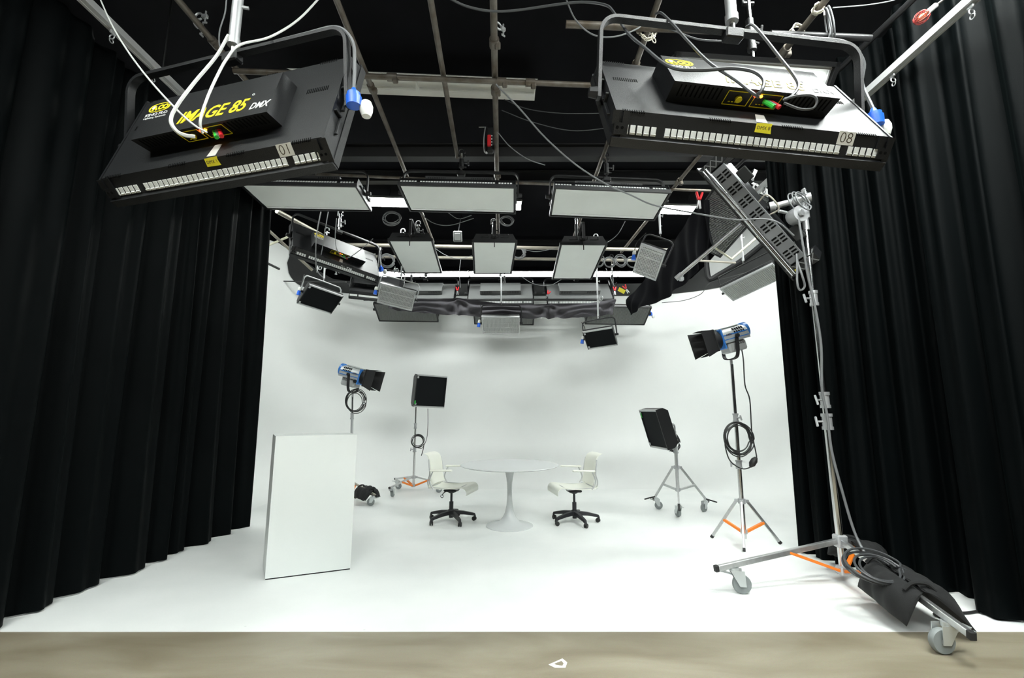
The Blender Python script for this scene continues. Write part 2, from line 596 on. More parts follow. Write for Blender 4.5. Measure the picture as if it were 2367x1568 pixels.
def build_setting():
    # floors
    g = G()
    g.box((0, 6.42, -0.02), (12.4, 6.48, 0.04))
    struct(g.build('floor', 'white_floor'))
    g = G()
    g.box((0, -0.41, -0.0215), (12.4, 7.18, 0.037))
    o = struct(g.build('floor', 'concrete'))
    # white tape arrow on the concrete: an outlined triangle
    pts = [atz(*p, 0) for p in ((1268, 1536), (1300, 1522), (1311, 1531), (1307, 1543), (1283, 1543))]
    hole = [atz(*p, 0) for p in ((1280, 1534), (1298, 1527), (1303, 1533), (1300, 1539), (1286, 1537))]
    g = G()
    n = len(pts)
    for dz in (0.0002, 0.0012):
        g.add([p + V((0, 0, dz - 0.003)) for p in pts + hole], [])
    off = 2 * n
    for i in range(n):
        j = (i + 1) % n
        g.f += [(i, j, n + j, n + i), (off + i, off + j, off + n + j, off + n + i), (i, j, off + j, off + i), (n + i, n + j, off + n + j, off + n + i)]
    g.own('floor_marking', 'tape_white', 'small white tape arrow stuck on the tan concrete floor', 'marking', origin=pts[0])
    # the white curved wall
    prof = []
    for i in range(11):
        a = (PI / 2) * i / 10
        prof.append((RC * (1 - math.sin(a)), RC * (1 - math.cos(a))))
    g = G()
    L = len(prof) + 6
    for p, nrm in UP:
        top = wall_top(p)
        for d, z in prof:
            g.v.append(p + nrm * d + V((0, 0, z)))
        for k in range(1, 7):
            g.v.append(p + V((0, 0, RC + (top - RC) * k / 6)))
    for i in range(len(UP) - 1):
        for k in range(L - 1):
            g.f.append((i * L + k, (i + 1) * L + k, (i + 1) * L + k + 1, i * L + k + 1))
    wall = struct(g.build('wall_back', 'cyc', sharp=60))
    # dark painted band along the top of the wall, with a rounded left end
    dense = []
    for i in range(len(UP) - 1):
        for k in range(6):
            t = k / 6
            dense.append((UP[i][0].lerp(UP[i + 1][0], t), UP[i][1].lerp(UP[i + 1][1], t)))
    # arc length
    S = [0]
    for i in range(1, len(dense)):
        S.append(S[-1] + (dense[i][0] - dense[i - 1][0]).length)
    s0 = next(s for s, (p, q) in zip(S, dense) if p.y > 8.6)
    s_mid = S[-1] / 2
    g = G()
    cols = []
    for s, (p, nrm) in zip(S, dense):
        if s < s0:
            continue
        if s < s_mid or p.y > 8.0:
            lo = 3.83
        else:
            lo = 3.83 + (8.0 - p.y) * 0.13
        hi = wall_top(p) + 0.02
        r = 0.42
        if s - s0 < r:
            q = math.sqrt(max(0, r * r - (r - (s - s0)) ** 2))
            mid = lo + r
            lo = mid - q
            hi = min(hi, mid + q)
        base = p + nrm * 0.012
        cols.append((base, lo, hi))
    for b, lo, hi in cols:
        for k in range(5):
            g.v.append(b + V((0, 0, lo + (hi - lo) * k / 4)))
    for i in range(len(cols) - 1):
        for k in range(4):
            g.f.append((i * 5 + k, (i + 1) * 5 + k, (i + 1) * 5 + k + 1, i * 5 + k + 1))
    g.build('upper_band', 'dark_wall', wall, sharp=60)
    # a pale board in a rounded black frame high on the right flank
    cols = [(p + nrm * 0.03, p.y) for s, (p, nrm) in zip(S, dense) if p.x > 0 and (p.y < 9.05 or s > S[-1] * 0.8) and p.y > 5.6]
    cols = [c for c in cols if c[0].x > 3.9]
    g = G()
    lows = []
    for b, y in cols:
        k = max(0.0, min(1.0, (9.05 - y) / 1.0))
        lo = 4.02 + 0.48 * k + 0.12 * max(0, 8.05 - y)
        if not lows:
            lo += 0.10
        lows.append(b + V((0, 0, lo)))
        for h in (lo, (lo + wall_top(V((1, y, 0)))) / 2, max(lo + 0.05, wall_top(V((1, y, 0))))):
            g.v.append(b + V((0, 0, h)))
    for i in range(len(cols) - 1):
        for k in range(2):
            g.f.append((i * 3 + k, (i + 1) * 3 + k, (i + 1) * 3 + k + 1, i * 3 + k + 1))
    g.build('upper_board', 'grey_panel', wall, sharp=60)
    g = G()
    first = lows[0] + V((0, 0, 0.45))
    g.tube(smooth_path([first, lows[0] + V((0, 0, 0.08))] + lows[1::4], 3), 0.05, 8)
    g.build('board_edge', 'matte_black', wall)
    # outer shell
    g = G()
    g.box((0, 4.8, 5.34), (12.4, 17.6, 0.08))
    struct(g.build('ceiling', 'black_paint'))
    for nm, c, s in (('wall_left', (-6.2, 4.8, 2.65), (0.1, 17.6, 5.4)), ('wall_right', (6.2, 4.8, 2.65), (0.1, 17.6, 5.4)),
                     ('wall_rear', (0, -4.0, 2.65), (12.4, 0.1, 5.4)), ('wall_front', (0, 13.6, 2.65), (12.4, 0.1, 5.4))):
        g = G()
        g.box(c, s)
        struct(g.build(nm, 'black_paint'))
    g = G()
    g.box((0, 11.6, -0.02), (12.4, 3.9, 0.04))
    struct(g.build('floor', 'dark_wall'))


build_setting()


# ------------------------------------------------------------------ ceiling: pipes, beams, strips
def pipe(p0, p1, r, m, label, name='pipe', cat='pipe', group=None, couplers=()):
    p0, p1 = V(p0), V(p1)
    if not couplers:
        g = G()
        g.cyl(p0, p1, r, n=12)
        return g.own(name, m, label, cat, group, origin=p0)
    t = thing(name, label, cat, p0, None, group)
    g = G()
    g.cyl((0, 0, 0), p1 - p0, r, n=12)
    g.build('tube', m, t)
    for k in couplers:
        c = (p1 - p0) * k
        d = (p1 - p0).normalized()
        g = G()
        g.cyl(c - d * 0.045, c + d * 0.045, r * 1.45, n=12)
        g.box(c + V((0.03, 0, -0.03)), (0.05, 0.05, 0.05), bev=0.008)
        g.build('coupler', 'cast' if m != 'steel_pipe' else 'steel_pipe', t)
    return t


ZP = 4.6
pipe(atz(395, -20, ZP), atz(640, 270, ZP), 0.026, 'steel_pipe', 'rusty ceiling pipe passing above the slanted fixture marked 01', couplers=(0.33, 0.72))
pipe(atz(770, -20, ZP), V((-1.52, 8.4, ZP)), 0.026, 'steel_pipe', 'rusty ceiling pipe running over the gap between fixture 01 and the white strip light', couplers=(0.20, 0.55))
pipe(atz(992, -20, ZP), V((-0.70, 5.4, ZP)), 0.026, 'steel_pipe', 'rust-flecked ceiling pipe crossing in front of the white strip light, next to the centre pipe')
pipe(atz(1140, -20, ZP), V((-0.27, 8.6, ZP)), 0.03, 'steel_pipe', 'thick centre ceiling pipe carrying clamps and a red socket block', couplers=(0.09, 0.2, 0.5))
pipe(atz(1530, -20, ZP), V((1.16, 8.6, ZP)), 0.026, 'steel_pipe', 'ceiling pipe behind the chain, passing above fixture 08', couplers=(0.14, 0.55))
pipe(atz(1925, -20, ZP), V((2.25, 9.0, ZP)), 0.026, 'steel_pipe', 'ceiling pipe with a tied pale rope above the bright end of fixture 08', couplers=(0.1, 0.5))
pipe(atz(2130, -20, ZP), V((2.95, 6.2, ZP)), 0.026, 'dark_pipe', 'dark ceiling pipe between the rope-tied pipe and the curtain track')
pipe(atz(540, 164, 4.54), atz(1390, 198, 4.54), 0.026, 'steel_pipe', 'rusty cross pipe running in front of the unlit white strip light', couplers=(0.42, 0.72, 0.8))
pipe(atz(1308, 56, 4.54), atz(1690, 72, 4.54), 0.03, 'steel_pipe', 'short dusty cross pipe hanging behind the yoke of fixture 08')
pipe(atz(1780, 78, 4.54), atz(2012, 88, 4.54), 0.028, 'dark_pipe', 'short dark cross pipe end beside the looped grey cables')
pipe(V((-3.1, 5.72, 4.56)), V((2.9, 6.24, 4.56)), 0.02, 'steel_pipe', 'thin cross pipe just behind the three wide soft panels')
pipe(V((-3.3, 8.28, 4.5)), V((3.4, 8.6, 4.5)), 0.034, 'cream_pipe', 'pale galvanised cross pipe above the three narrow soft panels, the nearer of its pair')
pipe(V((-3.3, 8.95, 4.5)), V((3.4, 9.25, 4.5)), 0.034, 'cream_pipe', 'pale galvanised cross pipe carrying hanging cable coils, the farther of its pair')
pipe(V((-2.9, 8.68, at(1200, 693, 8.68).z)), V((1.95, 8.68, at(1200, 693, 8.68).z)), 0.022, 'dark_pipe', 'dark pipe from which the swagged black cloth is clamped')
pipe(atz(640, 488, 4.35), atz(745, 545, 4.35), 0.035, 'cream_pipe', 'pale steel pipe beside the curtain track, over the dark back of fixture T38')
pipe(at(618, 530, 6.6), at(722, 625, 6.9), 0.022, 'cream_pipe', 'slanting pole that ends just above the hanging black LED panel')
pipe(at(610, 572, 7.8), at(672, 545, 7.8), 0.02, 'tan_strut', 'short cream strut by the top corner of the plinth-side curtain', 'strut', 'strut')
pipe(at(1565, 643, 5.4), at(1712, 518, 5.0), 0.022, 'silver', 'grey pole with a capped end pointing at the white wall, below the slotted side lamp', couplers=(0.03,))
pipe(at(1570, 600, 7.6), at(1700, 608, 7.6), 0.018, 'cream_pipe', 'short pale pipe by the dangling connectors under the slotted side lamp')
pipe(at(1648, 570, 6.6), at(1692, 600, 6.6), 0.016, 'tan_strut', 'short cream slotted strut behind the slotted side lamp, lower one', 'strut', 'strut')
pipe(at(1692, 598, 6.6), at(1760, 540, 6.6), 0.016, 'tan_strut', 'long cream slotted strut behind the slotted side lamp, rising to the rail', 'strut', 'strut')
pipe(at(625, 650, 8.6), at(800, 652, 8.6), 0.012, 'dark_pipe', 'thin dark rod crossing the rounded dark patch high on the white wall', 'rod', 'rod')
pipe(at(600, 600, 7.0), at(645, 622, 7.6), 0.02, 'matte_black', 'stubby black bracket arm at the plinth-side curtain edge on the white wall', 'bracket_arm', 'bracket')

# big dark beams across the ceiling
for y, z, label in ((5.5, 4.72, 'black steel beam across the ceiling ahead of the wide soft panels'), (7.0, 5.18, 'black ceiling beam over the gap behind the wide soft panels'),
                    (9.9, 5.1, 'black ceiling beam behind the pale cross pipes')):
    g = G()
    g.box((0, y, z), (9.0, 0.02, 0.16))
    g.box((0, y, z - 0.085), (9.0, 0.13, 0.015))
    g.box((0, y, z + 0.085), (9.0, 0.13, 0.015))
    g.own('ceiling_beam', 'dark_pipe', label, 'beam', origin=(0, y, z))


def strip_light(c, length, label, lit, power=1.0, yaw=0.06, width=0.34, group=None, seg=2):
    R = Matrix.Rotation(yaw, 3, 'Z')
    t = thing('strip_light', label, 'light', c, R, group)
    g = G()
    g.prism([(-width / 2, 0.0), (-width / 2 - 0.01, -0.012), (-0.07, 0.055), (0.07, 0.055), (width / 2 + 0.01, -0.012), (width / 2, 0.0), (0.08, 0.075), (-0.08, 0.075)],
            -length / 2, length / 2, lambda u, v, h: V((h, u, v)))
    g.build('reflector', 'strip_off', t)
    g = G()
    for k in range(seg + 1):
        g.box((-length / 2 + 0.012 + (length - 0.024) * k / seg, 0, 0.03), (0.012, 0.2, 0.05), bev=0.003)
    g.build('joint_plate', 'strip_off', t)
    src = None
    for k in range(seg):
        x = -length / 2 + (k + 0.5) * length / seg
        L = length / seg - 0.05
        if lit:
            # flat glowing lens of each unit
            if src is None:
                g = G()
                g.box((0, 0, 0), (L, width - 0.03, 0.012), bev=0.003)
                src = g.build('glowing_lens', lit_tube(power), t)
                src.location = (x, 0, -0.012)
            else:
                inst(src, t, (x, 0, -0.012))
            continue
        for s in (-1, 1):
            if src is None:
                g = G()
                g.cyl((-L / 2, 0, 0), (L / 2, 0, 0), 0.019, n=10)
                src = g.build('tube', 'strip_off', t)
                src.location = (x, s * 0.075, -0.005)
            else:
                inst(src, t, (x, s * 0.075, -0.005))
    for k in (-0.35, 0.35):
        g = G()
        g.cyl((k * length, 0, 0.07), (k * length, 0, 5.30 - c[2]), 0.006, n=6)
        g.build('hanger_rod', 'dark_pipe', t)
    return t


strip_light((-1.08, 4.66, 5.05), 2.72, 'unlit long white fluorescent strip under the black ceiling, crossed by pipes', False)
strip_light((-1.2, 7.62, 5.02), 2.75, 'lit fluorescent strip glowing between the wide soft panels', True, 0.75)
strip_light((2.65, 7.85, 5.02), 1.75, 'lit fluorescent strip shining past the panel nearest the slotted side lamp', True, 0.6, seg=1)
for x, w in ((-2.6, 'behind the T38 fixture'), (0.2, 'behind the middle narrow soft panel'), (3.0, 'behind the upright silver lamp')):
    strip_light((x, 12.25, 5.13), 2.78, 'far lit strip over the white wall, ' + w, True, 0.7, yaw=0, width=0.5, group='far strip row')
strip_light((-2.4, 0.2, 5.05), 2.6, 'lit fluorescent strip over the apron on the side of fixture 01', True, 0.7)
strip_light((2.5, 1.15, 5.05), 2.6, 'lit fluorescent strip over the apron above fixture 08', True, 1.7)
strip_light((2.95, 2.65, 5.05), 2.4, 'lit fluorescent strip just above the bright end of fixture 08', True, 1.5)
strip_light((3.9, 5.5, 5.05), 1.9, 'lit fluorescent strip beyond fixture 08, over the white wall by the boom stand', True, 2.0, seg=1)  # added strip, kept out of view, to brighten the right side wall
strip_light((-4.25, 6.1, 5.05), 1.0, 'lit fluorescent strip beyond fixture 01, over the white wall by the plinth', True, 1.2, seg=1)  # unseen strip added as fill for the left side wall
strip_light((-1.6, -1.9, 5.05), 2.6, 'rear lit fluorescent strip on the plinth side of the room', True, 2.2)
strip_light((1.6, -1.9, 5.05), 2.6, 'rear lit fluorescent strip on the boom-stand side of the room', True, 1.5)

# curtain tracks
for nm, a, b, label in (('l', (-3.2, 1.6, 4.47), (-3.2, 5.9, 4.43), 'pale aluminium curtain track above the curtain beside the plinth'),
                        ('r', (3.2, 1.6, 4.25), (3.2, 8.2, 4.22), 'pale aluminium curtain track above the curtains beside the boom stand')):
    a, b = V(a), V(b)
    t = thing('curtain_track', label, 'track', a)
    g = G()
    g.bar((0, 0, 0), b - a, 0.03, 0.07)
    g.bar((-0.022, 0, -0.03), b - a + V((-0.022, 0, -0.03)), 0.02, 0.018)
    g.bar((0.022, 0, -0.03), b - a + V((0.022, 0, -0.03)), 0.02, 0.018)
    g.build('rail', 'rail', t)
    src = None
    for k in range(9):
        p = (b - a) * (0.08 + 0.1 * k)
        if src is None:
            g = G()
            g.box((0, 0, -0.055), (0.02, 0.05, 0.03), bev=0.005)
            g.torus((0, 0, -0.095), 0.02, 0.005, (0, 1, 0), 10, 5)
            g.torus((0, 0, -0.13), 0.018, 0.004, (1, 0, 0), 10, 5)
            src = g.build('carrier', 'cast', t)
            src.location = p
        else:
            inst(src, t, p)
    for k in (0.12, 0.5, 0.88):
        p = (b - a) * k
        g = G()
        g.cyl(p + V((0, 0, 0.03)), p + V((0, 0, 5.30 - a.z - k * (b.z - a.z))), 0.008, n=6)
        g.build('hanger_rod', 'dark_pipe', t)


# ------------------------------------------------------------------ curtains
def curtain(pts, z0, z1, folds, amp, label, seed, lean=0.0):
    rn = random.Random(seed)
    P = [V(p) for p in pts]
    L = [0]
    for i in range(1, len(P)):
        L.append(L[-1] + (P[i] - P[i - 1]).length)
    T = L[-1]

    def base(s):
        s = max(0, min(T, s))
        for i in range(1, len(P)):
            if s <= L[i] + 1e-9:
                t = (s - L[i - 1]) / (L[i] - L[i - 1])
                return P[i - 1].lerp(P[i], t), (P[i] - P[i - 1]).normalized()
    # cumulative irregular fold widths
    if isinstance(folds, int):
        w = [rn.uniform(0.6, 1.4) for _ in range(folds)]
        tot = sum(w)
        w = [x * T / tot for x in w]
    else:
        w = folds
    edges = [0]
    for x in w:
        edges.append(edges[-1] + x)
    k = T / edges[-1]
    edges = [e * k for e in edges]
    hts = [rn.uniform(0.75, 1.2) for _ in w]
    ph = [rn.uniform(0, 6) for _ in w]

    def fn(u, v):
        s = u * T
        i = max(j for j in range(len(w)) if edges[j] <= s + 1e-9)
        q = (s - edges[i]) / (edges[i + 1] - edges[i])
        bulge = (math.sin(PI * q) ** 0.75 if q < 1 else 0) * hts[i]
        extra = 0.30 * math.sin(PI * q) * math.sin(2 * PI * 2 * q + ph[i]) * (0.4 + 0.6 * v)
        a = amp * (1.0 - 0.45 * v)
        p, d = base(s)
        nrm = V((d.y, -d.x, 0))
        drift = 0.02 * math.sin(3 * v + ph[i])
        p = p + nrm * (a * (bulge + extra) + drift)
        z = z0 + 0.018 * (1 - math.sin(PI * q)) * 0 + (z1 - z0) * v
        return V((p.x, p.y, z))
    g = G()
    g.grid(fn, len(w) * 16, 16, thick=None)
    return g.own('stage_curtain', 'velvet', label, 'curtain', origin=(P[0].x, P[0].y, 0), sharp=180)


curtain([(-3.5, 1.2, 0), (-3.46, 3.43, 0), (-3.42, 4.4, 0), (-3.36, 5.9, 0)], 0.015, 4.42,
        [0.4, 0.45, 0.4, 0.5, 0.48, 0.31, 0.42, 0.40, 0.22, 0.28, 0.36, 0.34, 0.33], 0.17, 'tall black velour curtain hanging along the plinth side of the white floor', 3)
# these two run the other way so that the folds bulge toward the stage
curtain([(2.93, 4.86, 0), (3.12, 4.3, 0), (3.62, 3.55, 0), (3.9, 3.2, 0)], 0.015, 4.85,
        [0.2, 0.24, 0.2, 0.26, 0.22, 0.28, 0.25, 0.3, 0.3], 0.13, 'black velour curtain behind the tall chrome boom stand, at the edge of the white wall', 5)
curtain([(3.36, 3.55, 0), (3.52, 3.1, 0), (3.6, 1.2, 0)], 0.015, 4.85,
        [0.26, 0.30, 0.34, 0.42, 0.42, 0.5], 0.18, 'black velour curtain nearest the tan concrete on the boom-stand side', 9)


# ------------------------------------------------------------------ wide fluorescent fixtures (back view and soft-panel view)
W85 = 1.35


def wide_fixture(name, label, R, t, Hh=0.62, detail=1, mark=None, tape=None, lens='diffuser', group=None, yoke=(24, 0.42), plug_side=1,
                 side_plug=True, box_text=None, W=W85, logo=True, hang=True, boxx=0.0, body='fixture', yoke_m='fixture', glow=False, pole=True):
    """local frame: X along the width, Y up the back from the vented edge, Z out of the back"""
    T = thing(name, label, 'light', t, R, group)
    D, dy = 0.095, 0.055
    hw = W / 2
    # housing: sloped back tray
    g = G()
    poly = [(0, 0), (Hh, 0), (Hh + dy, -D), (-dy, -D)]
    g.prism(poly, -hw, hw, lambda u, v, h: V((h, u, v)))
    g.build('housing', body, T)
    # end plates with folded flanges
    for s in (-1, 1):
        g = G()
        g.prism([(-0.012, 0.004), (Hh + 0.012, 0.004), (Hh + dy + 0.01, -D - 0.012), (-dy - 0.01, -D - 0.012)], s * hw, s * (hw + 0.012), lambda u, v, h: V((h, u, v)))
        for k in range(3):
            y = Hh * (0.22 + 0.28 * k)
            g.box((s * (hw + 0.02), y, -0.055), (0.018, 0.12, 0.012), bev=0.003)
            g.box((s * (hw + 0.02), y + 0.065, -0.03), (0.018, 0.012, 0.05), bev=0.003)
        g.build('end_plate', 'fixture_box', T)
    # corner brackets with two holes
    if detail:
        for s in (-1, 1):
            g = G()
            x = s * (hw - 0.016)
            for a, b in (((x - 0.024, -0.002, 0.004), (x - 0.024, -dy * 0.5, -D * 0.5)), ((x + 0.024, -0.002, 0.004), (x + 0.024, -dy, -D))):
                g.bar(V(a) + V((0, -0.012, 0)), V(b) + V((0, -0.012, 0)), 0.006, 0.03, up=(1, 0, 0))
            nrm = V((0, -D, dy)).normalized()
            c = V((x, -dy * 0.72, -D * 0.72)) + nrm * 0.014
            Rb = axes((1, 0, 0), nrm)
            g.box(c, (0.052, 0.05, 0.006), Rb)
            b = g.build('corner_bracket', 'fixture_box', T)
            g = G()
            for q in (-0.012, 0.012):
                p = c + V((q, 0, 0)) + Rb @ V((0, 0.004, 0.003))
                g.cyl(p, p + nrm * 0.002, 0.007, n=10)
            g.build('rivet_hole', 'void', b)
    # front lip round the lens
    g = G()
    y0, y1, z = -dy - 0.012, Hh + dy + 0.012, -D - 0.02
    for a, b in (((-hw - 0.015, y0, z), (hw + 0.015, y0, z)), ((-hw - 0.015, y1, z), (hw + 0.015, y1, z))):
        g.bar(a, b, 0.022, 0.045, up=(0, 0, 1))
    for a, b in (((-hw - 0.008, y0, z), (-hw - 0.008, y1, z)), ((hw + 0.008, y0, z), (hw + 0.008, y1, z))):
        g.bar(a, b, 0.022, 0.045, up=(0, 0, 1))
    g.build('front_frame', 'fixture_box', T)
    # lens
    g = G()
    if lens == 'diffuser':
        def sag(u, v):
            return V((-hw + 0.012 + (W - 0.024) * u, y0 + 0.022 + (y1 - y0 - 0.044) * v, z - 0.012 + 0.006 * math.sin(PI * u) * math.sin(PI * v) + 0.0012 * math.sin(31 * v + 5 * u)))
        g.grid(sag, 24, 8, thick=(0, 0, 0.006))
        df = g.build('diffuser', 'diffuser', T)
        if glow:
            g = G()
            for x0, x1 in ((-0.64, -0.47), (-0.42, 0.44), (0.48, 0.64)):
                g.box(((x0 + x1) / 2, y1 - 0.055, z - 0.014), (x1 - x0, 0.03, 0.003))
            g.build('bright_edge', 'translucent', df)  # painted white strips standing in for light through the far vents
    else:
        g.box((0, Hh / 2, z + 0.012), (W - 0.02, y1 - y0 - 0.04, 0.006))
        g.build('reflector', 'louver_back', T)
        g = G()
        nx, ny = 44, 18
        for i in range(nx + 1):
            g.box((-hw + 0.014 + (W - 0.028) * i / nx, Hh / 2, z - 0.008), (0.003, y1 - y0 - 0.046, 0.022))
        for j in range(ny + 1):
            g.box((0, y0 + 0.024 + (y1 - y0 - 0.048) * j / ny, z - 0.008), (W - 0.03, 0.003, 0.022))
        struct(g.build('louver_grid', 'louver_dim', T), 'stuff')
    # white vents along the slotted edge
    sl = V((0, -dy, -D)).normalized()
    nrm = V((0, -D, dy)).normalized()
    Rs = Matrix((V((1, 0, 0)), -sl, nrm)).transposed()
    xs = [-0.66 + 0.0335 * k for k in range(6)] + [-0.425 + 0.0317 * k for k in range(28)] + [0.497 + 0.0335 * k for k in range(5)]
    xs = [x * W / W85 for x in xs]
    cpos = [V((x, 0, 0)) + sl * 0.080 + nrm * 0.0035 for x in xs]
    if detail:
        src = None
        for c in cpos:
            if src is None:
                g = G()
                g.box((0, 0.006, 0), (0.0245, 0.030, 0.005), bev=0.0012)
                g.box((0, -0.014, 0.002), (0.0245, 0.010, 0.006), Matrix.Rotation(0.5, 3, 'X'))
                src = g.build('vent_insert', 'slot', T)
                src.matrix_local = xf(Rs, c)
            else:
                inst(src, T, c, Rs)
    else:
        g = G()
        for c in cpos:
            g.box(c, (0.0225, 0.036, 0.005), Rs)
        struct(g.build('vent_insert', 'slot', T), 'stuff')
    # small louvre slits on the back
    if detail:
        g = G()
        for cx in (-0.6, -0.18, 0.18, 0.56):
            for k in range(10):
                g.box((cx + 0.011 * k - 0.05, 0.001, -0.002), (0.004, 0.022, 0.006))
                g.box((cx + 0.011 * k - 0.05, Hh - 0.001, -0.002), (0.004, 0.022, 0.006))
        for cx in (-0.58, 0.55):
            for k in range(12):
                g.box((cx + 0.011 * k - 0.06, Hh * 0.62, 0.0008), (0.0045, 0.035, 0.0016))
        struct(g.build('vent_slit', 'void', T), 'stuff')
    # ballast box on the back
    bx0, bx1 = -0.415 + boxx, 0.41 + boxx
    g = G()
    secn = [(0.145, 0.0), (0.115, 0.105), (0.425, 0.105), (0.455, 0.0)]
    g.add([V((x, u, v)) for x, dx in ((bx0, 1), (bx1, -1)) for (u, v) in secn],
          [(0, 1, 2, 3), (7, 6, 5, 4), (0, 4, 5, 1), (1, 5, 6, 2), (2, 6, 7, 3), (3, 7, 4, 0)])
    bb = g.build('ballast_box', 'fixture_box' if body == 'fixture' else body, T)
    # its vented lower face
    bn = V((0, -0.105, -0.03)).normalized()
    Rb = axes((1, 0, 0), bn)
    mid = V((0, 0.130, 0.0525)) + bn * 0.001
    g = G()
    for x in ([bx0 + 0.04 + 0.022 * k for k in range(10)] if detail != 2 else []) + [bx1 - 0.04 - 0.022 * k for k in range(11)]:
        g.box(mid + V((x, 0, 0)) + Rb @ V((0, 0.012, 0)), (0.006, 0.06, 0.003), Rb)
    struct(g.build('vent_slit', 'void', bb), 'stuff')
    if detail:
        g = G()
        for k in range(2):
            x0, x1 = ((-0.14, -0.02), (0.0, 0.13))[k]
            x0, x1 = x0 + boxx, x1 + boxx
            cx = (x0 + x1) / 2
            for q in (-0.036, 0.036):
                g.box(mid + V((cx, 0, 0)) + Rb @ V((0, q, 0)), (x1 - x0, 0.003, 0.003), Rb)
            for q in (x0, x1):
                g.box(mid + V((q, 0, 0)), (0.003, 0.072, 0.003), Rb)
            for q in range(3):
                g.box(mid + V((x0 + 0.028 + 0.016 * q, 0, 0)) + Rb @ V((0, -0.02, 0)), (0.009, 0.004, 0.003), Rb)
        g.build('control_panel', 'yellow', bb)
        g = G()
        p = mid + V((-0.075 + boxx, 0, 0))
        g.cyl(p, p + bn * 0.012, 0.016, n=12)
        g.build('dial', 'yellow', bb)
        for x, m in ((-0.005, 'led_red'), (0.025, 'led_orange')):
            g = G()
            p = mid + V((x + boxx, 0, 0)) + Rb @ V((0, 0.025, 0))
            g.cyl(p, p + bn * 0.006, 0.007, n=10)
            g.build('indicator_light', m, bb)
        for x, m, l in ((0.055, 'green', 0.03), (0.085, 'red', 0.03), (0.07, 'silver', 0.022)):
            g = G()
            p = mid + V((x + boxx, 0, 0))
            d = (bn + V((0.6, 0, 0.25))).normalized()
            g.cyl(p, p + d * (0.03 + l), 0.011, n=10)
            g.build('connector', m, bb)
    # print on the ballast box
    if logo:
        zt = 0.1062
        ring = G()
        lx, ly = -0.335 + boxx, 0.352
        n = 28
        for k in range(n):
            a0, a1 = 2 * PI * k / n, 2 * PI * (k + 1) / n
            q = []
            for a, s in ((a0, 1), (a1, 1), (a1, 0.84), (a0, 0.84)):
                r = (abs(math.cos(a)) ** 2.6 + abs(math.sin(a)) ** 2.6) ** (-1 / 2.6)
                q.append(V((lx + 0.072 * s * r * math.cos(a), ly + 0.036 * s * r * math.sin(a), zt)))
            ring.add(q + [p + V((0, 0, 0.0006)) for p in q], [(0, 1, 2, 3), (7, 6, 5, 4), (0, 4, 5, 1), (2, 6, 7, 3)])
        # stylised letters in the oval
        for cx, s in ((0.0, 1), (0.030, 0.9)):
            m = 14
            for k in range(m):
                a0, a1 = 2 * PI * k / m, 2 * PI * (k + 1) / m
                q = [V((lx + cx + 0.008 + 0.019 * w * math.cos(a), ly + 0.021 * w * math.sin(a), zt)) for a, w in ((a0, 1), (a1, 1), (a1, 0.5), (a0, 0.5))]
                ring.add(q + [p + V((0, 0, 0.0006)) for p in q], [(0, 1, 2, 3), (7, 6, 5, 4), (0, 4, 5, 1), (2, 6, 7, 3)])
        ring.box((lx - 0.038, ly, zt), (0.014, 0.04, 0.001), Matrix.Rotation(-0.3, 3, 'Z'))
        ring.box((lx - 0.024, ly - 0.006, zt), (0.012, 0.034, 0.001), Matrix.Rotation(0.5, 3, 'Z'))
        ring.build('emblem', 'yellow', bb)
        g = G()
        g.box((lx - 0.043, ly + 0.006, zt + 0.0004), (0.02, 0.022, 0.001), Matrix.Rotation(-0.4, 3, 'Z'))
        g.build('emblem', 'white_print', bb)
        lettering('KINO FLO', 0.032, 'white_print', bb, xf(Matrix.Identity(3), (lx, ly - 0.055, zt)), bold=0.0002, width=0.145)
        lettering('Lighting Systems', 0.018, 'white_print', bb, xf(Matrix.Identity(3), (lx, ly - 0.080, zt)), bold=0.0, width=0.145)
    if box_text:
        lettering('IMAGE 85', 0.125, 'yellow', bb, xf(Matrix.Identity(3), (0.055, 0.205, 0.1062)), bold=0.0022, shear=0.3, width=0.42)
        lettering('\u00b0', 0.06, 'white_print', bb, xf(Matrix.Identity(3), (0.283, 0.262, 0.1062)))
        lettering('DMX', 0.066, 'white_print', bb, xf(Matrix.Identity(3), (0.345, 0.180, 0.1062)), bold=0.0008, shear=0.3, width=0.115)
    # number label and tape on the vented edge
    if mark:
        c = V((0.46, 0, 0)) + sl * 0.026 + nrm * 0.004
        g = G()
        g.box((0, 0, 0), (0.085, 0.06, 0.0015))
        lb = g.build('paper_label', 'label', T)
        lb.matrix_local = xf(Rs, c)
        lettering(mark, 0.068, 'ink', lb, xf(Matrix.Identity(3), (0, 0, 0.001)), bold=-0.001, depth=0.0004)
    if tape:
        c = V((0.035, 0, 0)) + sl * 0.018 + nrm * 0.004
        g = G()
        g.prism([(-0.04, -0.02), (0.042, -0.022), (0.036, 0.006), (0.04, 0.022), (-0.038, 0.02)], 0, 0.0015, lambda u, v, h: V((u, v, h)))
        lb = g.build('tape_label', 'yellow_tape', T)
        lb.matrix_local = xf(Rs, c)
        lettering(tape, 0.022, 'ink', lb, xf(Matrix.Identity(3), (0, 0, 0.0018)), depth=0.0003)
    if detail:
        g = G()
        g.prism([(-0.032, -0.04), (0.022, -0.045), (0.034, 0.038), (-0.01, 0.04)], 0, 0.001, lambda u, v, h: V((0.035 + u, 0.055 + v, 0.001 + h)))
        g.build('sticker', 'label', T)
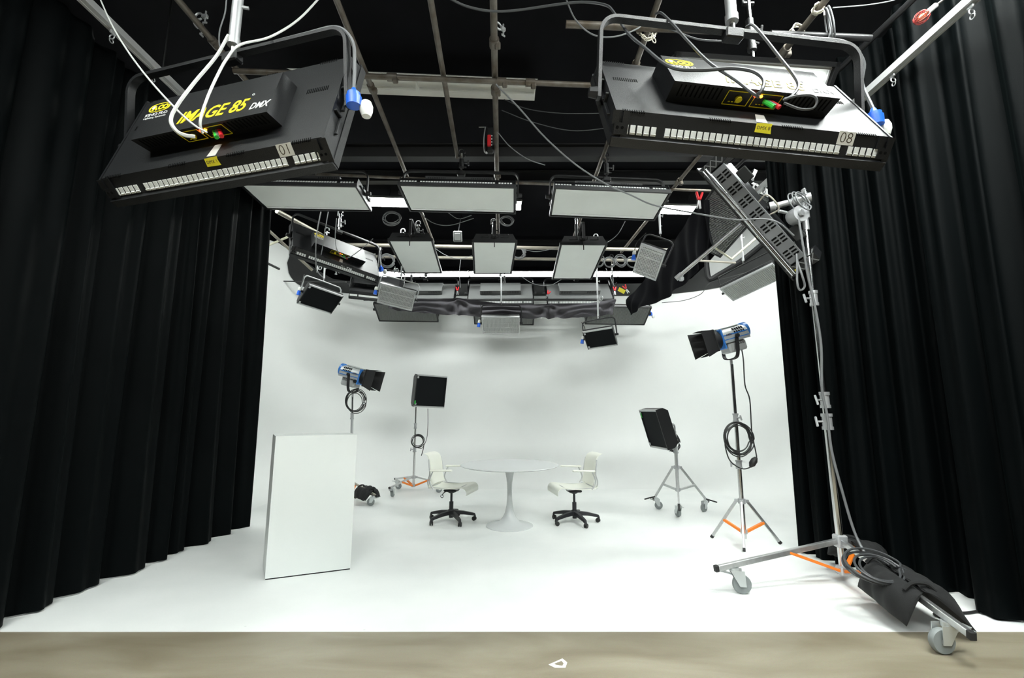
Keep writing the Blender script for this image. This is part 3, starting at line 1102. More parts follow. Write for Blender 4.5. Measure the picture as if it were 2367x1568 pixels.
    # yoke
    if yoke:
        a, L = math.radians(yoke[0]), yoke[1]
        yv, zv = math.cos(a), math.sin(a)
        pv = V((0, Hh / 2, -0.05))
        up = V((0, yv, zv))
        tip = pv + up * L
        yw = hw + 0.04
        g = G()
        path = [pv + V((-yw, 0, 0)) - up * 0.03, pv + V((-yw, 0, 0)) + up * (L - 0.09)]
        for k in range(1, 6):
            b = PI / 2 * k / 6
            path.append(pv + V((-yw + 0.09 * (1 - math.cos(b)), 0, 0)) + up * (L - 0.09 + 0.09 * math.sin(b)))
        path.append(tip + V((-yw + 0.09, 0, 0)))
        full = path + [V((-p.x, p.y, p.z)) for p in reversed(path)]
        side = V((0, -zv, yv))
        vs, fs = [], []
        for i, p in enumerate(full):
            d = (full[min(i + 1, len(full) - 1)] - full[max(i - 1, 0)]).normalized()
            nn = d.cross(side).normalized()
            for q, w in ((-1, -1), (1, -1), (1, 1), (-1, 1)):
                vs.append(p + side * (0.022 * q) + nn * (0.009 * w))
        for i in range(len(full) - 1):
            for k in range(4):
                k2 = (k + 1) % 4
                fs.append((4 * i + k, 4 * i + k2, 4 * i + 4 + k2, 4 * i + 4 + k))
        fs += [(0, 1, 2, 3), tuple(4 * (len(full) - 1) + k for k in (3, 2, 1, 0))]
        g.add(vs, fs)
        g.build('yoke', yoke_m, T, sharp=30)
        g = G()
        g.box(tip - up * 0.02, (0.10, 0.06, 0.06), axes((1, 0, 0), side), bev=0.008)
        g.build('yoke_clamp', 'fixture_box', T)
        for s in (-1, 1):
            g = G()
            p = pv + V((s * (yw + 0.01), 0, 0))
            g.cyl(p, p + V((s * 0.04, 0, 0)), 0.03, 0.024, n=10)
            g.build('yoke_knob', 'matte_black', T)
    # cable clipped along the yoke, down to a blue plug and white cap
    if yoke and side_plug:
        s = plug_side
        pts = [tip + V((0.10 * s, 0, 0)) + up * 0.015, tip + V((s * 0.45, 0, 0)) + up * 0.02, tip + V((s * (yw - 0.06), 0, 0)) + up * 0.015,
               pv + V((s * (yw + 0.03), 0, 0)) + up * (L - 0.08), pv + V((s * (yw + 0.035), 0.03, 0)) + up * 0.2, pv + V((s * (yw + 0.05), -0.02, 0.02)) + up * 0.06]
        g = G()
        g.tube(smooth_path(pts, 6), 0.009, 6)
        g.build('feed_cable', 'cable_grey' if detail else 'cable_black', T)
        e = pts[-1]
        d = V((0, -0.85, -0.1)).normalized()
        d = (R.inverted() @ V((0.05 * s, 0, -1))).normalized()
        g = G()
        g.cyl(e, e + d * 0.035, 0.010, 0.024, n=12)
        g.cyl(e + d * 0.03, e + d * 0.05, 0.034, 0.034, n=16)
        g.cyl(e + d * 0.05, e + d * 0.10, 0.040, 0.037, n=16)
        g.build('plug', 'blue', T)
        g = G()
        e2 = e + d * 0.155 + R.inverted() @ V((0.056 * s, 0.02, 0.035))
        g.lathe([(0.0, 0.0), (0.026, 0.006), (0.034, 0.03), (0.033, 0.055), (0.022, 0.085), (0.0, 0.09)], 16, xf(axes((1, 0, 0), d), e2 - d * 0.06))
        g.build('plug_cap', 'white_plastic', T)
    if yoke and hang:
        hanger(R @ tip + V(t), ZP + 0.02, label, silver=pole)
    return T


HANG = [0]


def hanger(p, ztop, owner, silver=True, small=False):
    """telescopic drop pole with a pipe hook, from a yoke up to the grid"""
    HANG[0] += 1
    p = V(p)
    if len(owner.split()) > 12:
        owner = owner.split(',')[0]
    for cut in (' hung ', ' hanging ', ' seen '):
        if len(owner.split()) > 12:
            owner = owner.split(cut)[0]
    t = thing('drop_pole', 'drop pole of the ' + owner, 'pole', (p.x, p.y, p.z))
    Lh = ztop - p.z
    k = 0.55 if small else 1.0
    m = 'cast' if silver else 'fixture_box'
    g = G()
    g.cyl((0, 0, 0.0), (0, 0, min(0.09, Lh * 0.3)), 0.014 * k, n=10)
    g.build('spigot', 'chrome', t)
    g = G()
    g.cyl((0, 0, 0.07), (0, 0, Lh * 0.62), 0.028 * k, n=14)
    g.cyl((0, 0, 0.06), (0, 0, 0.10), 0.033 * k, n=14)
    g.build('sleeve', m, t)
    g = G()
    g.cyl((0, 0, Lh * 0.6), (0, 0, Lh - 0.03), 0.021 * k, n=12)
    g.build('inner_tube', 'chrome', t)
    g = G()
    zk = Lh * 0.45
    g.cyl((0.02 * k, 0, zk), (0.075 * k, 0, zk), 0.011 * k, n=8)
    g.box((0.085 * k, 0, zk), (0.02 * k, 0.014 * k, 0.07 * k), Matrix.Rotation(0.4, 3, 'X'), bev=0.004 * k)
    g.build('tee_knob', m, t)
    g = G()
    g.cyl((0.02 * k, 0, Lh * 0.25), (0.06 * k, 0.01, Lh * 0.25), 0.009 * k, n=8)
    g.build('side_screw', m, t)
    g = G()
    r = 0.038
    pts = [V((-r, 0, Lh - 0.07)), V((-r, 0, Lh))]
    for q in range(1, 9):
        a = PI - PI * q / 8
        pts.append(V((r * math.cos(a), 0, Lh + r * math.sin(a))))
    pts.append(V((r, 0, Lh - 0.02)))
    g.tube(pts, 0.010, 6)
    g.box((0, 0, Lh - 0.06), (0.09, 0.03, 0.02), bev=0.004)
    g.build('pipe_hook', m, t)
    return t


R01 = Matrix(((0.975, 0.03, -0.221), (-0.219, 0.318, -0.923), (0.042, 0.948, 0.316)))
R08 = Matrix(((0.995, -0.011, 0.101), (0.092, 0.509, -0.856), (-0.042, 0.861, 0.508)))


def ortho(m):
    x = V(m.col[0]).normalized()
    z = V(m.col[2])
    z = (z - x * x.dot(z)).normalized()
    return Matrix((x, z.cross(x), z)).transposed()


R01, R08 = ortho(R01), ortho(R08)
wide_fixture('fluorescent_fixture', 'black fluorescent fixture numbered 01, tilted, big yellow lettering on its back', R01, (-1.57, 2.164, 2.683), 0.63, mark='01', tape='DMX 1', box_text=True, yoke=(22, 0.42))
wide_fixture('fluorescent_fixture', 'black fluorescent fixture numbered 08, its back brightly lit at one end', R08, (1.16, 1.977, 2.755), 0.575, mark='08', tape='DMX 8', box_text=True, yoke=(34, 0.42), detail=1)
RT = ortho(Matrix(((0.732, 0.0, 0.611), (0.667, 0.0, -0.552), (-0.139, 0.0, 0.568))))
T38 = wide_fixture('fluorescent_fixture', 'dark-backed fluorescent fixture marked T38, hung high beside the plinth-side curtain', RT, (-2.69, 6.811, 3.671), 0.6, yoke=(24, 0.42))
lettering('T38', 0.055, 'white_print', T38, xf(axes((1, 0, 0), V((0, -0.095, 0.055))), (0.18, -0.03, -0.045)), bold=0.001)
lettering('T38\u2014\u2014', 0.02, 'white_print', T38, xf(axes((1, 0, 0), V((0, -0.095, 0.055))), (0.08, -0.024, -0.035)))
n2 = V((-0.5, -0.25, -0.83))
RT2 = axes(V((0.0, 0.99, -0.12)), -n2)
wide_fixture('fluorescent_fixture', 'open fluorescent fixture with ribbed tubes, partly hidden by the slotted side lamp', RT2, at(1668, 508, 6.3) - RT2 @ V((0, 0.28, -0.12)), 0.56, detail=0, yoke=(90, 0.3), side_plug=False, lens='tubes', logo=False, pole=False)
RT3 = axes((0.98, 0.18, -0.03), (0.2, -0.72, 0.62))
t3 = wide_fixture('fluorescent_fixture', 'black fixture with a yellow sticker on its back, below the T38 fixture', RT3, at(808, 680, 8.3) + RT3 @ V((0.46, 0.05, 0.05)), 0.5, detail=0, W=0.92, pole=False, yoke=(24, 0.42), side_plug=False)
g = G()
g.box((-0.22, 0.3, 0.108), (0.16, 0.16, 0.002))
g.build('sticker', 'yellow', t3)


def flat_R(n, x):
    zb = -V(n)
    return axes(x, zb)


def from_face(center, n, x, Hh):
    """back-frame origin from the centre of the lens"""
    R = flat_R(n, x)
    return R, V(center) - R @ V((0, Hh / 2, -0.12))


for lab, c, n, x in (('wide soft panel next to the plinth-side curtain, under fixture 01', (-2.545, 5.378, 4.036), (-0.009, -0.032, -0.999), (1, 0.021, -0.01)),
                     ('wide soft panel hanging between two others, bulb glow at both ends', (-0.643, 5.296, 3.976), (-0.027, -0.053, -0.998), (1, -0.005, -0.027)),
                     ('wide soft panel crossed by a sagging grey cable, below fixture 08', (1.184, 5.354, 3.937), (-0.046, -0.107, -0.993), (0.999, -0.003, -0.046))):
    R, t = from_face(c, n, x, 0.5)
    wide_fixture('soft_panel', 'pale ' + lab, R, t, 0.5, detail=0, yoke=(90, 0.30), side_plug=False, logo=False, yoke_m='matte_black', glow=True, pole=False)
for lab, c, n, x in (('narrow soft panel of three, slanting toward the plinth side', (-1.628, 7.517, 3.982), (0.017, -0.08, -0.997), (0.042, -0.999, 0.08)),
                     ('narrow soft panel hanging in the middle of its row, in line with the table', (-0.312, 7.429, 3.935), (0.02, -0.068, -0.997), (0.063, -0.998, 0.068)),
                     ('narrow soft panel beside the row of hanging cable coils', (1.062, 7.128, 3.763), (-0.006, -0.097, -0.995), (0.0, -0.995, 0.097))):
    R, t = from_face(c, n, x, 0.55)
    T = wide_fixture('soft_panel', 'pale ' + lab, R, t, 0.55, detail=0, yoke=(90, 0.3), side_plug=False, logo=False, yoke_m='matte_black', pole=False)
    g = G()
    g.box((W85 / 2 + 0.02, 0.27, -0.09), (0.012, 0.012, 0.26))
    g.build('safety_tab', 'matte_black', T)
# cyc lights at the back: three seen from behind over the black cloth, three louvred ones below it
for lab, px in (('above the first swag of black cloth, over a yellow label', 975), ('above the middle swag of black cloth', 1157), ('above the last swag of black cloth', 1340)):
    c = at(px, 668, 8.98)
    R = axes((1, 0.02, 0), (0, -0.72, 0.69))
    wide_fixture('fluorescent_fixture', 'grey fixture back ' + lab, R, c - R @ V((0, 0.2, 0.1)), 0.55, detail=0, W=1.3, yoke=(10, 0.45), logo=False, side_plug=False, body='grey_enamel', pole=False)  # lighter grey body paints in light falling from the far strips
for lab, px, y, pyb in (('below the cloth, behind the tilted silver lamp', 945, 9.3, 741), ('mostly hidden behind the level silver lamp and cloth', 1165, 9.3, 748),
                        ('below the cloth, behind the lowest black panel', 1421, 9.2, 748)):
    n = V((0, -0.45, -0.89))
    x = V((1, 0.01, -0.03))
    R, t = from_face((0, 0, 0), n, x, 0.42)
    # lens bottom edge lands on the wanted height
    far = at(px, pyb, y)
    t = t + far - (R @ V((0, 0.26, 0)))
    wide_fixture('louvred_fixture', 'louvred light ' + lab, R, t, 0.42, detail=0, W=1.2, lens='louver', yoke=(60, 0.35), logo=False, plug_side=1, pole=False)


# ------------------------------------------------------------------ smaller panels on yokes
def small_panel(label, c, n, x, w, h, face, yoke=0.30, plug=None, name='lamp_panel', depth=0.10, top='silver', group=None, hang=True, yoke_m='fixture', tag=None):
    """local frame at the lens centre: X along the width, Z out of the lens"""
    R = axes(x, n)
    T = thing(name, label, 'light', c, R, group)
    hw, hh = w / 2, h / 2
    g = G()
    prof = [(-hh, -0.01), (-hh, -depth * 0.6), (-hh + 0.05, -depth), (hh - 0.05, -depth), (hh, -depth * 0.6), (hh, -0.01)]
    g.prism(prof, -hw + 0.004, hw - 0.004, lambda u, v, q: V((q, u, v)))
    g.build('housing', 'fixture', T)
    for s in (-1, 1):
        g = G()
        g.bar((-hw, s * (hh - 0.010), 0), (hw, s * (hh - 0.010), 0), 0.024, 0.03)
        g.build('frame_rail', 'grey_silver', T)
        g = G()
        g.bar((s * (hw - 0.006), -hh, 0), (s * (hw - 0.006), hh, 0), 0.014, 0.03)
        g.build('frame_side', 'grey_silver' if face != 'black' else 'fixture_box', T)
    if face == 'black':
        g = G()
        g.box((0, 0, -0.002), (w - 0.024, h - 0.05, 0.008))
        g.build('honeycomb', 'honeycomb', T)
    else:
        g = G()
        g.box((0, 0, -0.004), (w - 0.02, h - 0.04, 0.004))
        g.build('reflector', 'louver_back', T)
        g = G()
        nx, ny = int(w / 0.025), int(h / 0.025)
        for i in range(nx + 1):
            g.box((-hw + 0.016 + (w - 0.032) * i / nx, 0, 0.008), (0.0035, h - 0.05, 0.02))
        for j in range(ny + 1):
            g.box((0, -hh + 0.026 + (h - 0.052) * j / ny, 0.008), (w - 0.03, 0.0035, 0.02))
        struct(g.build('louver_grid', 'louver', T), 'stuff')
        # lamp tubes behind the louver
        g = G()
        for k in range(4):
            yy = -hh + h * (k + 0.5) / 4
            g.cyl((-hw + 0.03, yy, 0.0), (hw - 0.03, yy, 0.0), 0.008, n=8)
        g.build('tube', 'reflector', T)
    # yoke in the plane through the pivots, pointing up
    up = R.inverted() @ V((0, 0, 1))
    up.x = 0
    up.normalize()
    if yoke:
        yw = hw + 0.03
        pv = V((0, 0, -depth * 0.5))
        path = [pv + V((-yw, 0, 0)) - up * 0.02, pv + V((-yw, 0, 0)) + up * (yoke - 0.08), pv + V((-yw + 0.025, 0, 0)) + up * (yoke - 0.02), pv + V((-yw + 0.09, 0, 0)) + up * yoke]
        full = smooth_path(path + [V((-p.x, p.y, p.z)) for p in reversed(path)], 5)
        g = G()
        g.tube(full, 0.012, 8)
        g.build('yoke', yoke_m, T)
        for s in (-1, 1):
            g = G()
            p = pv + V((s * (hw - 0.002), 0, 0))
            g.cyl(p, p + V((s * 0.06, 0, 0)), 0.02, n=10)
            g.build('yoke_knob', 'matte_black', T)
        if hang:
            tip = R @ (pv + up * yoke) + V(c)
            hanger(tip, ZP, label, small=True)
    if plug:
        p = V((plug * (hw + 0.06), 0.0, -depth * 0.4))
        d = R.inverted() @ V((0.15 * plug, 0, -1))
        g = G()
        g.cyl(p, p + d * 0.07, 0.026, 0.032, n=12)
        g.build('plug', 'blue', T)
        g = G()
        q = p + V((plug * 0.0, 0, 0)) - d * 0.05
        g.lathe([(0.0, 0.0), (0.02, 0.004), (0.028, 0.03), (0.026, 0.06), (0.0, 0.075)], 12, xf(axes((1, 0, 0), d), q - d * 0.02))
        g.build('plug_cap', 'white_plastic', T)
        g = G()
        g.tube(smooth_path([q, q - d * 0.15 + V((0.02, 0, 0)), V((plug * (hw + 0.04), 0, -depth * 0.5)) + up * (yoke or 0.2)], 5), 0.007, 6)
        g.build('feed_cable', 'cable_black', T)
    for s in (-1, 1):
        g = G()
        g.box((-hw + 0.03, s * (hh - 0.05), 0.012), (0.03, 0.035, 0.012), bev=0.003)
        g.build('latch', tag or 'cast', T)
    return T


small_panel('black honeycomb panel with silver rails hanging by the rounded dark wall patch', (-3.335, 7.732, 3.298), (0.379, -0.503, -0.777), (0.666, 0.731, -0.149), 0.62, 0.45, 'black', plug=-1, yoke_m='lamp_silver')
small_panel('tilted silver louvred lamp hanging in front of the black cloth end', (-2.029, 7.794, 3.358), (0.046, -0.741, -0.669), (0.95, 0.24, -0.2), 0.62, 0.40, 'grid', plug=-1, yoke_m='grey_silver')
small_panel('level silver louvred lamp hanging straight above the round table', (-0.185 * 1.13, 7.409 * 1.13, H + 1.366 * 1.13), (-0.02, -0.562, -0.827), (1, -0.017, -0.012), 0.70, 0.452, 'grid', plug=-1, yoke=0.34)
s = 0.87
small_panel('black honeycomb panel hanging lowest, above the chair that faces the plinth', (1.81 * s, 9.252 * s, H + (2.847 - H) * s), (-0.248, -0.688, -0.682), (0.905, -0.416, 0.091), 0.62 * s, 0.45 * s, 'black', plug=-1, yoke=0.32)
s = 0.8
small_panel('upright silver louvred lamp hanging against the draped black cloth', (2.456 * s, 7.874 * s, H + (4.019 - H) * s), (-0.523, -0.53, -0.667), (0.851, -0.273, -0.449), 0.45 * s, 0.62 * s, 'grid', plug=-1, yoke=0.36)
s = 0.72
small_panel('large grey louvred panel hung high against the white wall by the boom stand', (5.06 * s, 9.322 * s, H + (4.043 - H) * s), (-0.003, -0.405, -0.914), (0.671, -0.678, 0.299), 1.1 * s, 0.6 * s, 'grid', plug=1, yoke=0.28)

# white lit reflector bank that peeks out behind fixture 08
def bank():
    tl, tr = at(1560, 120, 3.05), at(1944, 144, 3.05)
    x = (tr - tl).normalized()
    n = V((0, -0.80, -0.60))
    R = axes(-x, n)
    w, h = (tr - tl).length, 0.50
    up = R.inverted() @ V((0, 0, 1))
    sgn = 1 if up.y > 0 else -1
    c = (tl + tr) / 2 - R @ V((0, sgn * h / 2, 0))
    T = thing('reflector_bank', 'black-framed white reflector light facing the viewer from behind fixture 08', 'light', c, R)
    hw, hh = w / 2, h / 2
    g = G()
    g.box((0, 0, -0.08), (w - 0.02, h - 0.02, 0.10), bev=0.01)
    g.build('housing', 'fixture', T)
    g = G()
    for q in (-1, 1):
        g.bar((-hw, q * (hh - 0.015), 0), (hw, q * (hh - 0.015), 0), 0.03, 0.06)
        g.bar((q * (hw - 0.015), -hh, 0), (q * (hw - 0.015), hh, 0), 0.03, 0.06)
    g.build('frame', 'fixture_box', T)
    g = G()
    g.box((0, 0, -0.02), (w - 0.06, h - 0.06, 0.01))
    g.build('reflector', 'reflector', T)
    g = G()
    for q in (-1, 1):
        g.bar((-hw + 0.04, q * (hh - 0.045), 0.0), (hw - 0.04, q * (hh - 0.045), 0.0), 0.012, 0.02)
        g.bar((q * (hw - 0.05), -hh + 0.04, 0.0), (q * (hw - 0.05), hh - 0.04, 0.0), 0.012, 0.02)
    g.build('inner_trim', 'grey_silver', T)
    src = None
    for k in range(4):
        if not src:
            g = G()
            g.cyl((-hw + 0.07, 0, 0), (hw - 0.07, 0, 0), 0.016, n=10)
            src = g.build('tube', 'dim_tube', T)  # glow added to the tubes so the reflector looks lit
            src.location = (0, -hh + 0.1, 0)
        else:
            inst(src, T, (0, -hh + 0.1 + 0.14 * k, 0))
    hanger(c + R @ V((0, sgn * hh, -0.08)), ZP, 'white reflector light behind fixture 08', silver=False)


bank()


# ------------------------------------------------------------------ the slotted lamp on the boom stand
def side_lamp():
    a, b = at(1614, 392, 4.15), at(1833, 645, 4.15)
    Lx = (b - a)
    L = Lx.length
    x = Lx.normalized()                      # along the lamp, downward
    back = V((0.55, -0.70, 0.47))            # away from the lens: up and toward the curtain
    back = (back - x * back.dot(x)).normalized()
    # columns: x along the lamp, y toward the viewer, z away from the lens
    R = axes(x, back)
    if (R @ V((0, 1, 0))).y > 0:
        x = -x
        R = axes(x, back)
        a, b = b, a
    T = thing('side_lamp', 'long slotted grey-sided lamp slung diagonally from the boom stand', 'light', (a + b) / 2, R)
    hl = L / 2
    D, Wd = 0.20, 0.46
    # y=0 is the near side plate
    g = G()
    g.box((0, -Wd / 2, D / 2 + 0.02), (L - 0.2, Wd - 0.02, D - 0.06), bev=0.015)
    g.build('housing', 'fixture', T)
    g = G()
    g.box((0, 0, D / 2 + 0.03), (L - 0.24, 0.012, D - 0.06), bev=0.003)
    sp = g.build('side_plate', 'lamp_silver', T)
    sp.data = sp.data.copy()
    sp.data.materials[0] = mat('dark_grey_enamel', (0.14, 0.145, 0.15), 0.5)
    for i in range(7):
        for j in range(2):
            for k in range(3):
                g = G() if (i, j, k) == (0, 0, 0) else None
                xx = -hl + 0.215 + (L - 0.43) * i / 6 + (k - 1) * 0.032
                zz = D / 2 + 0.03 + (j - 0.5) * 0.062
                if g:
                    g.box((0, 0.0065, 0), (0.017, 0.004, 0.048), bev=0.0015)
                    src = g.build('vent_slot', 'void', sp)
                    src.location = (xx, 0, zz)
                else:
                    inst(src, sp, (xx, 0, zz))
    # lens frame plate
    g = G()
    for q in (0.0, -Wd):
        g.bar((-hl, q, -0.005), (hl, q, -0.005), 0.03, 0.012)
    for q in (-hl, hl):
        g.bar((q, 0.01, -0.005), (q, -Wd - 0.01, -0.005), 0.03, 0.012)
    g.build('lens_frame', 'fixture_box', T)
    g = G()
    g.box((0, -Wd / 2, 0.012), (L - 0.06, Wd - 0.05, 0.006))
    g.build('reflector', 'reflector', T)
    g = G()
    for k in range(2):
        g.cyl((-hl + 0.03, 0.018 - 0.0 * k, 0.022 + 0.028 * k), (hl - 0.05, 0.018, 0.022 + 0.028 * k), 0.013, n=10)
    g.build('tube', 'chrome', T)
    # lattice end caps
    for q in (-1, 1):
        g = G()
        e = q * (hl - 0.06)
        z0, z1 = 0.0, D + 0.06
        for zz in (z0, z1):
            g.bar((e, 0.01, zz), (e, -Wd + 0.02, zz), 0.09, 0.012)
        for yy in (0.01, -Wd + 0.02):
            g.bar((e, yy, z0), (e, yy, z1), 0.09, 0.012, up=(0, 1, 0))
        ec = g.build('end_cap', 'fixture_box', T)
        g = G()
        for k in range(4):
            zA, zB = z0 + (z1 - z0) * k / 4, z0 + (z1 - z0) * (k + 1) / 4
            for s1, s2 in ((-1, 1), (1, -1)):
                g.bar((e + s1 * 0.042, 0.014, zA), (e + s2 * 0.042, 0.014, zB), 0.008, 0.01, up=(0, 1, 0))
        for k in range(5):
            yA, yB = -Wd + 0.02 + (Wd - 0.02) * k / 5, -Wd + 0.02 + (Wd - 0.02) * (k + 1) / 5
            g.bar((e - q * 0.03, yA, z0), (e - q * 0.03, yB, z1), 0.01, 0.01, up=(1, 0, 0))
            g.bar((e - q * 0.03, yA, z1), (e - q * 0.03, yB, z0), 0.01, 0.01, up=(1, 0, 0))
        g.build('lattice', 'grey_enamel', ec)
    # grey ears, grab handle and yoke on the far side
    for q in (-0.36, 0.36):
        g = G()
        g.box((q, -0.04, D + 0.06), (0.14, 0.02, 0.10), bev=0.008)
        g.build('mounting_ear', 'dark_wall', T)
    g = G()
    g.tube(smooth_path([(-0.08, -0.02, D), (-0.08, -0.02, D + 0.09), (0.08, -0.02, D + 0.09), (0.08, -0.02, D)], 5), 0.008, 6)
    g.build('grab_handle', 'cream_pipe', T)
    g = G()
    g.box((-hl + 0.05, 0.02, 0.06), (0.03, 0.004, 0.035))
    g.build('tape_label', 'yellow_tape', T)
    return T


side_lamp()


# ------------------------------------------------------------------ fresnel lamps with barn doors
def fresnel(label, c, fwd, scale=1.0, twist=1, word='ARRI'):
    x = V(fwd).normalized()
    y = V((0, 0, 1)).cross(x).normalized()
    z = x.cross(y)
    R = Matrix((x, y, z)).transposed()
    T = thing('fresnel_lamp', label, 'lamp', c, R)
    k = scale

    def P(*a):
        return V(a) * k
    # ribbed half-round top housing
    g = G()
    pr = [(0.125 * math.cos(a), 0.02 + 0.125 * math.sin(a)) for a in [PI * i / 12 for i in range(13)]] + [(-0.125, -0.04), (0.125, -0.04)]
    g.prism(pr, -0.24 * k, 0.10 * k, lambda u, v, h: V((h, u * k, v * k)))
    hs = g.build('housing', 'lamp_silver', T)
    g = G()
    for i in range(5):
        for a in (0.35, 0.75, 2.39, 2.79):
            g.box(P(-0.185 + 0.03 * i, 0.126 * math.cos(a), 0.02 + 0.126 * math.sin(a)), (0.016 * k, 0.012 * k, 0.034 * k), Matrix.Rotation(a, 3, 'X'))
    struct(g.build('cooling_slot', 'void', hs), 'stuff')
    g = G()
    g.box(P(-0.03, 0, 0.15), P(0.30, 0.10, 0.02), bev=0.006 * k)
    g.build('top_fin', 'lamp_silver', T)
    g = G()
    g.box(P(-0.06, 0, -0.105), P(0.24, 0.22, 0.13), bev=0.02 * k)
    bb = g.build('ballast_housing', 'lamp_silver', T)
    g = G()
    for i in range(9):
        for s in (-1, 1):
            g.box(P(-0.15 + 0.014 * i, s * 0.1105, -0.07), P(0.006, 0.002, 0.04))
    struct(g.build('cooling_slot', 'void', bb), 'stuff')
    for s in (-1, 1):
        for zz, hh in ((0.055, 0.014), (0.0, 0.010)):
            g = G()
            g.box(P(-0.065, s * 0.1262, zz), P(0.33, 0.006, hh))
            g.build('side_stripe', 'blue_paint', T)
    g = G()
    g.lathe([(0.0, 0), (0.085, 0), (0.10, 0.02), (0.10, 0.07), (0.06, 0.09)], 20, xf(Matrix(((0, 0, -1), (0, 1, 0), (1, 0, 0))), (0, 0, 0)) @ Matrix.Identity(4))
    g.v = [V((p.x - 0.215, p.y, p.z + 0.06)) * k for p in g.v]
    g.build('rear_cap', 'blue_paint', T)
    g = G()
    g.box(P(0.110, 0, 0.02), P(0.022, 0.27, 0.25), bev=0.009 * k)
    g.build('front_ring', 'blue_paint', T)
    g = G()
    g.v, g.f = [], []
    g.tube([P(0.12, 0, 0.03), P(0.20, 0, 0.03)], 0.118 * k, 24)
    g.build('lens_barrel', 'matte_black', T)
    g = G()
    g.tube([P(0.198, 0, 0.03), P(0.204, 0, 0.03)], [0.10 * k, 0.07 * k], 24)
    g.build('lens', 'reflector', T)
    # barn doors: frame and four hinged leaves
    g = G()
    for a, b in (((0.21, -0.13, -0.10), (0.21, 0.13, -0.10)), ((0.21, -0.13, 0.16), (0.21, 0.13, 0.16)), ((0.21, -0.13, -0.10), (0.21, -0.13, 0.16)), ((0.21, 0.13, -0.10), (0.21, 0.13, 0.16))):
        g.bar(P(*a), P(*b), 0.016 * k, 0.016 * k)
    g.build('barn_door_frame', 'matte_black', T)
    for s in (-1, 1):
        # tall side leaf
        g = G()
        o = 0.22
        q = [P(0.215, s * 0.13, -0.10), P(0.215, s * 0.13, 0.16), P(0.385, s * (0.13 + 0.17 * o), 0.19), P(0.385, s * (0.13 + 0.17 * o), -0.14)]
        n = P(0, 0.004 * s, 0)
        g.add(q + [p + n for p in q], [(0, 1, 2, 3), (7, 6, 5, 4), (0, 4, 5, 1), (1, 5, 6, 2), (2, 6, 7, 3), (3, 7, 4, 0)])
        g.build('barn_door', 'matte_black', T)
        # top and bottom leaf
        g = G()
        zz = 0.03 + s * 0.13
        q = [P(0.215, -0.12, zz), P(0.215, 0.12, zz), P(0.36, 0.08, zz + s * 0.03), P(0.36, -0.08, zz + s * 0.03)]
        n = P(0, 0, 0.004 * s)
        g.add(q + [p + n for p in q], [(0, 1, 2, 3), (7, 6, 5, 4), (0, 4, 5, 1), (1, 5, 6, 2), (2, 6, 7, 3), (3, 7, 4, 0)])
        g.build('barn_door', 'matte_black', T)
    # fork
    dn = R.inverted() @ V((0, 0, -1))
    dn.y = 0
    dn.normalize()
    pv = P(-0.05, 0, 0.02)
    ext = 0.27 * k
    yw = 0.155 * k
    g = G()
    path = [pv + V((0, -yw, 0)), pv + V((0, -yw, 0)) + dn * (ext - 0.07 * k), pv + V((0, -yw + 0.06 * k, 0)) + dn * ext]
    full = smooth_path(path + [V((p.x, -p.y, p.z)) for p in reversed(path)], 5)
    side = dn.cross(V((0, 1, 0))).normalized()
    vs, fs = [], []
    for i, p in enumerate(full):
        d = (full[min(i + 1, len(full) - 1)] - full[max(i - 1, 0)]).normalized()
        nn = d.cross(side).normalized()
        for q, w in ((-1, -1), (1, -1), (1, 1), (-1, 1)):
            vs.append(p + side * (0.02 * k * q) + nn * (0.007 * k * w))
    for i in range(len(full) - 1):
        for j in range(4):
            fs.append((4 * i + j, 4 * i + (j + 1) % 4, 4 * i + 4 + (j + 1) % 4, 4 * i + 4 + j))
    fs += [(0, 1, 2, 3), tuple(4 * (len(full) - 1) + j for j in (3, 2, 1, 0))]
    g.add(vs, fs)
    g.build('fork', 'matte_black', T, sharp=30)
    for s in (-1, 1):
        g = G()
        g.cyl(pv + V((0, s * yw, 0)), pv + V((0, s * (yw + 0.03 * k), 0)), 0.024 * k, n=12)
        g.build('tilt_knob', 'matte_black', T)
    g = G()
    g.cyl(P(0.07, 0.11 * twist, -0.06), P(0.07, 0.135 * twist, -0.06), 0.028 * k, n=12)
    g.build('focus_knob', 'matte_black', T)
    base = pv + dn * ext
    g = G()
    g.cyl(base, base + dn * 0.09 * k, 0.017 * k, n=10)
    g.build('spigot', 'cast', T)
    for s in (-1, 1):
        Rl = Matrix((V((-s, 0, 0)), V((0, 0, 1)), V((0, s, 0)))).transposed()
        # reads from outside on either flank
        Rl = Matrix((V((-s, 0, 0)), V((0, 0, 1)), V((0, -s, 0)).cross(V((0, 0, 0))) + V((0, s, 0)))).transposed()
        lettering(word, 0.034 * k, 'ink', T, xf(Rl, P(0.03, s * 0.1312, 0.055)), bold=0.0008)
    return T, R @ (base + dn * 0.06 * k) + V(c)


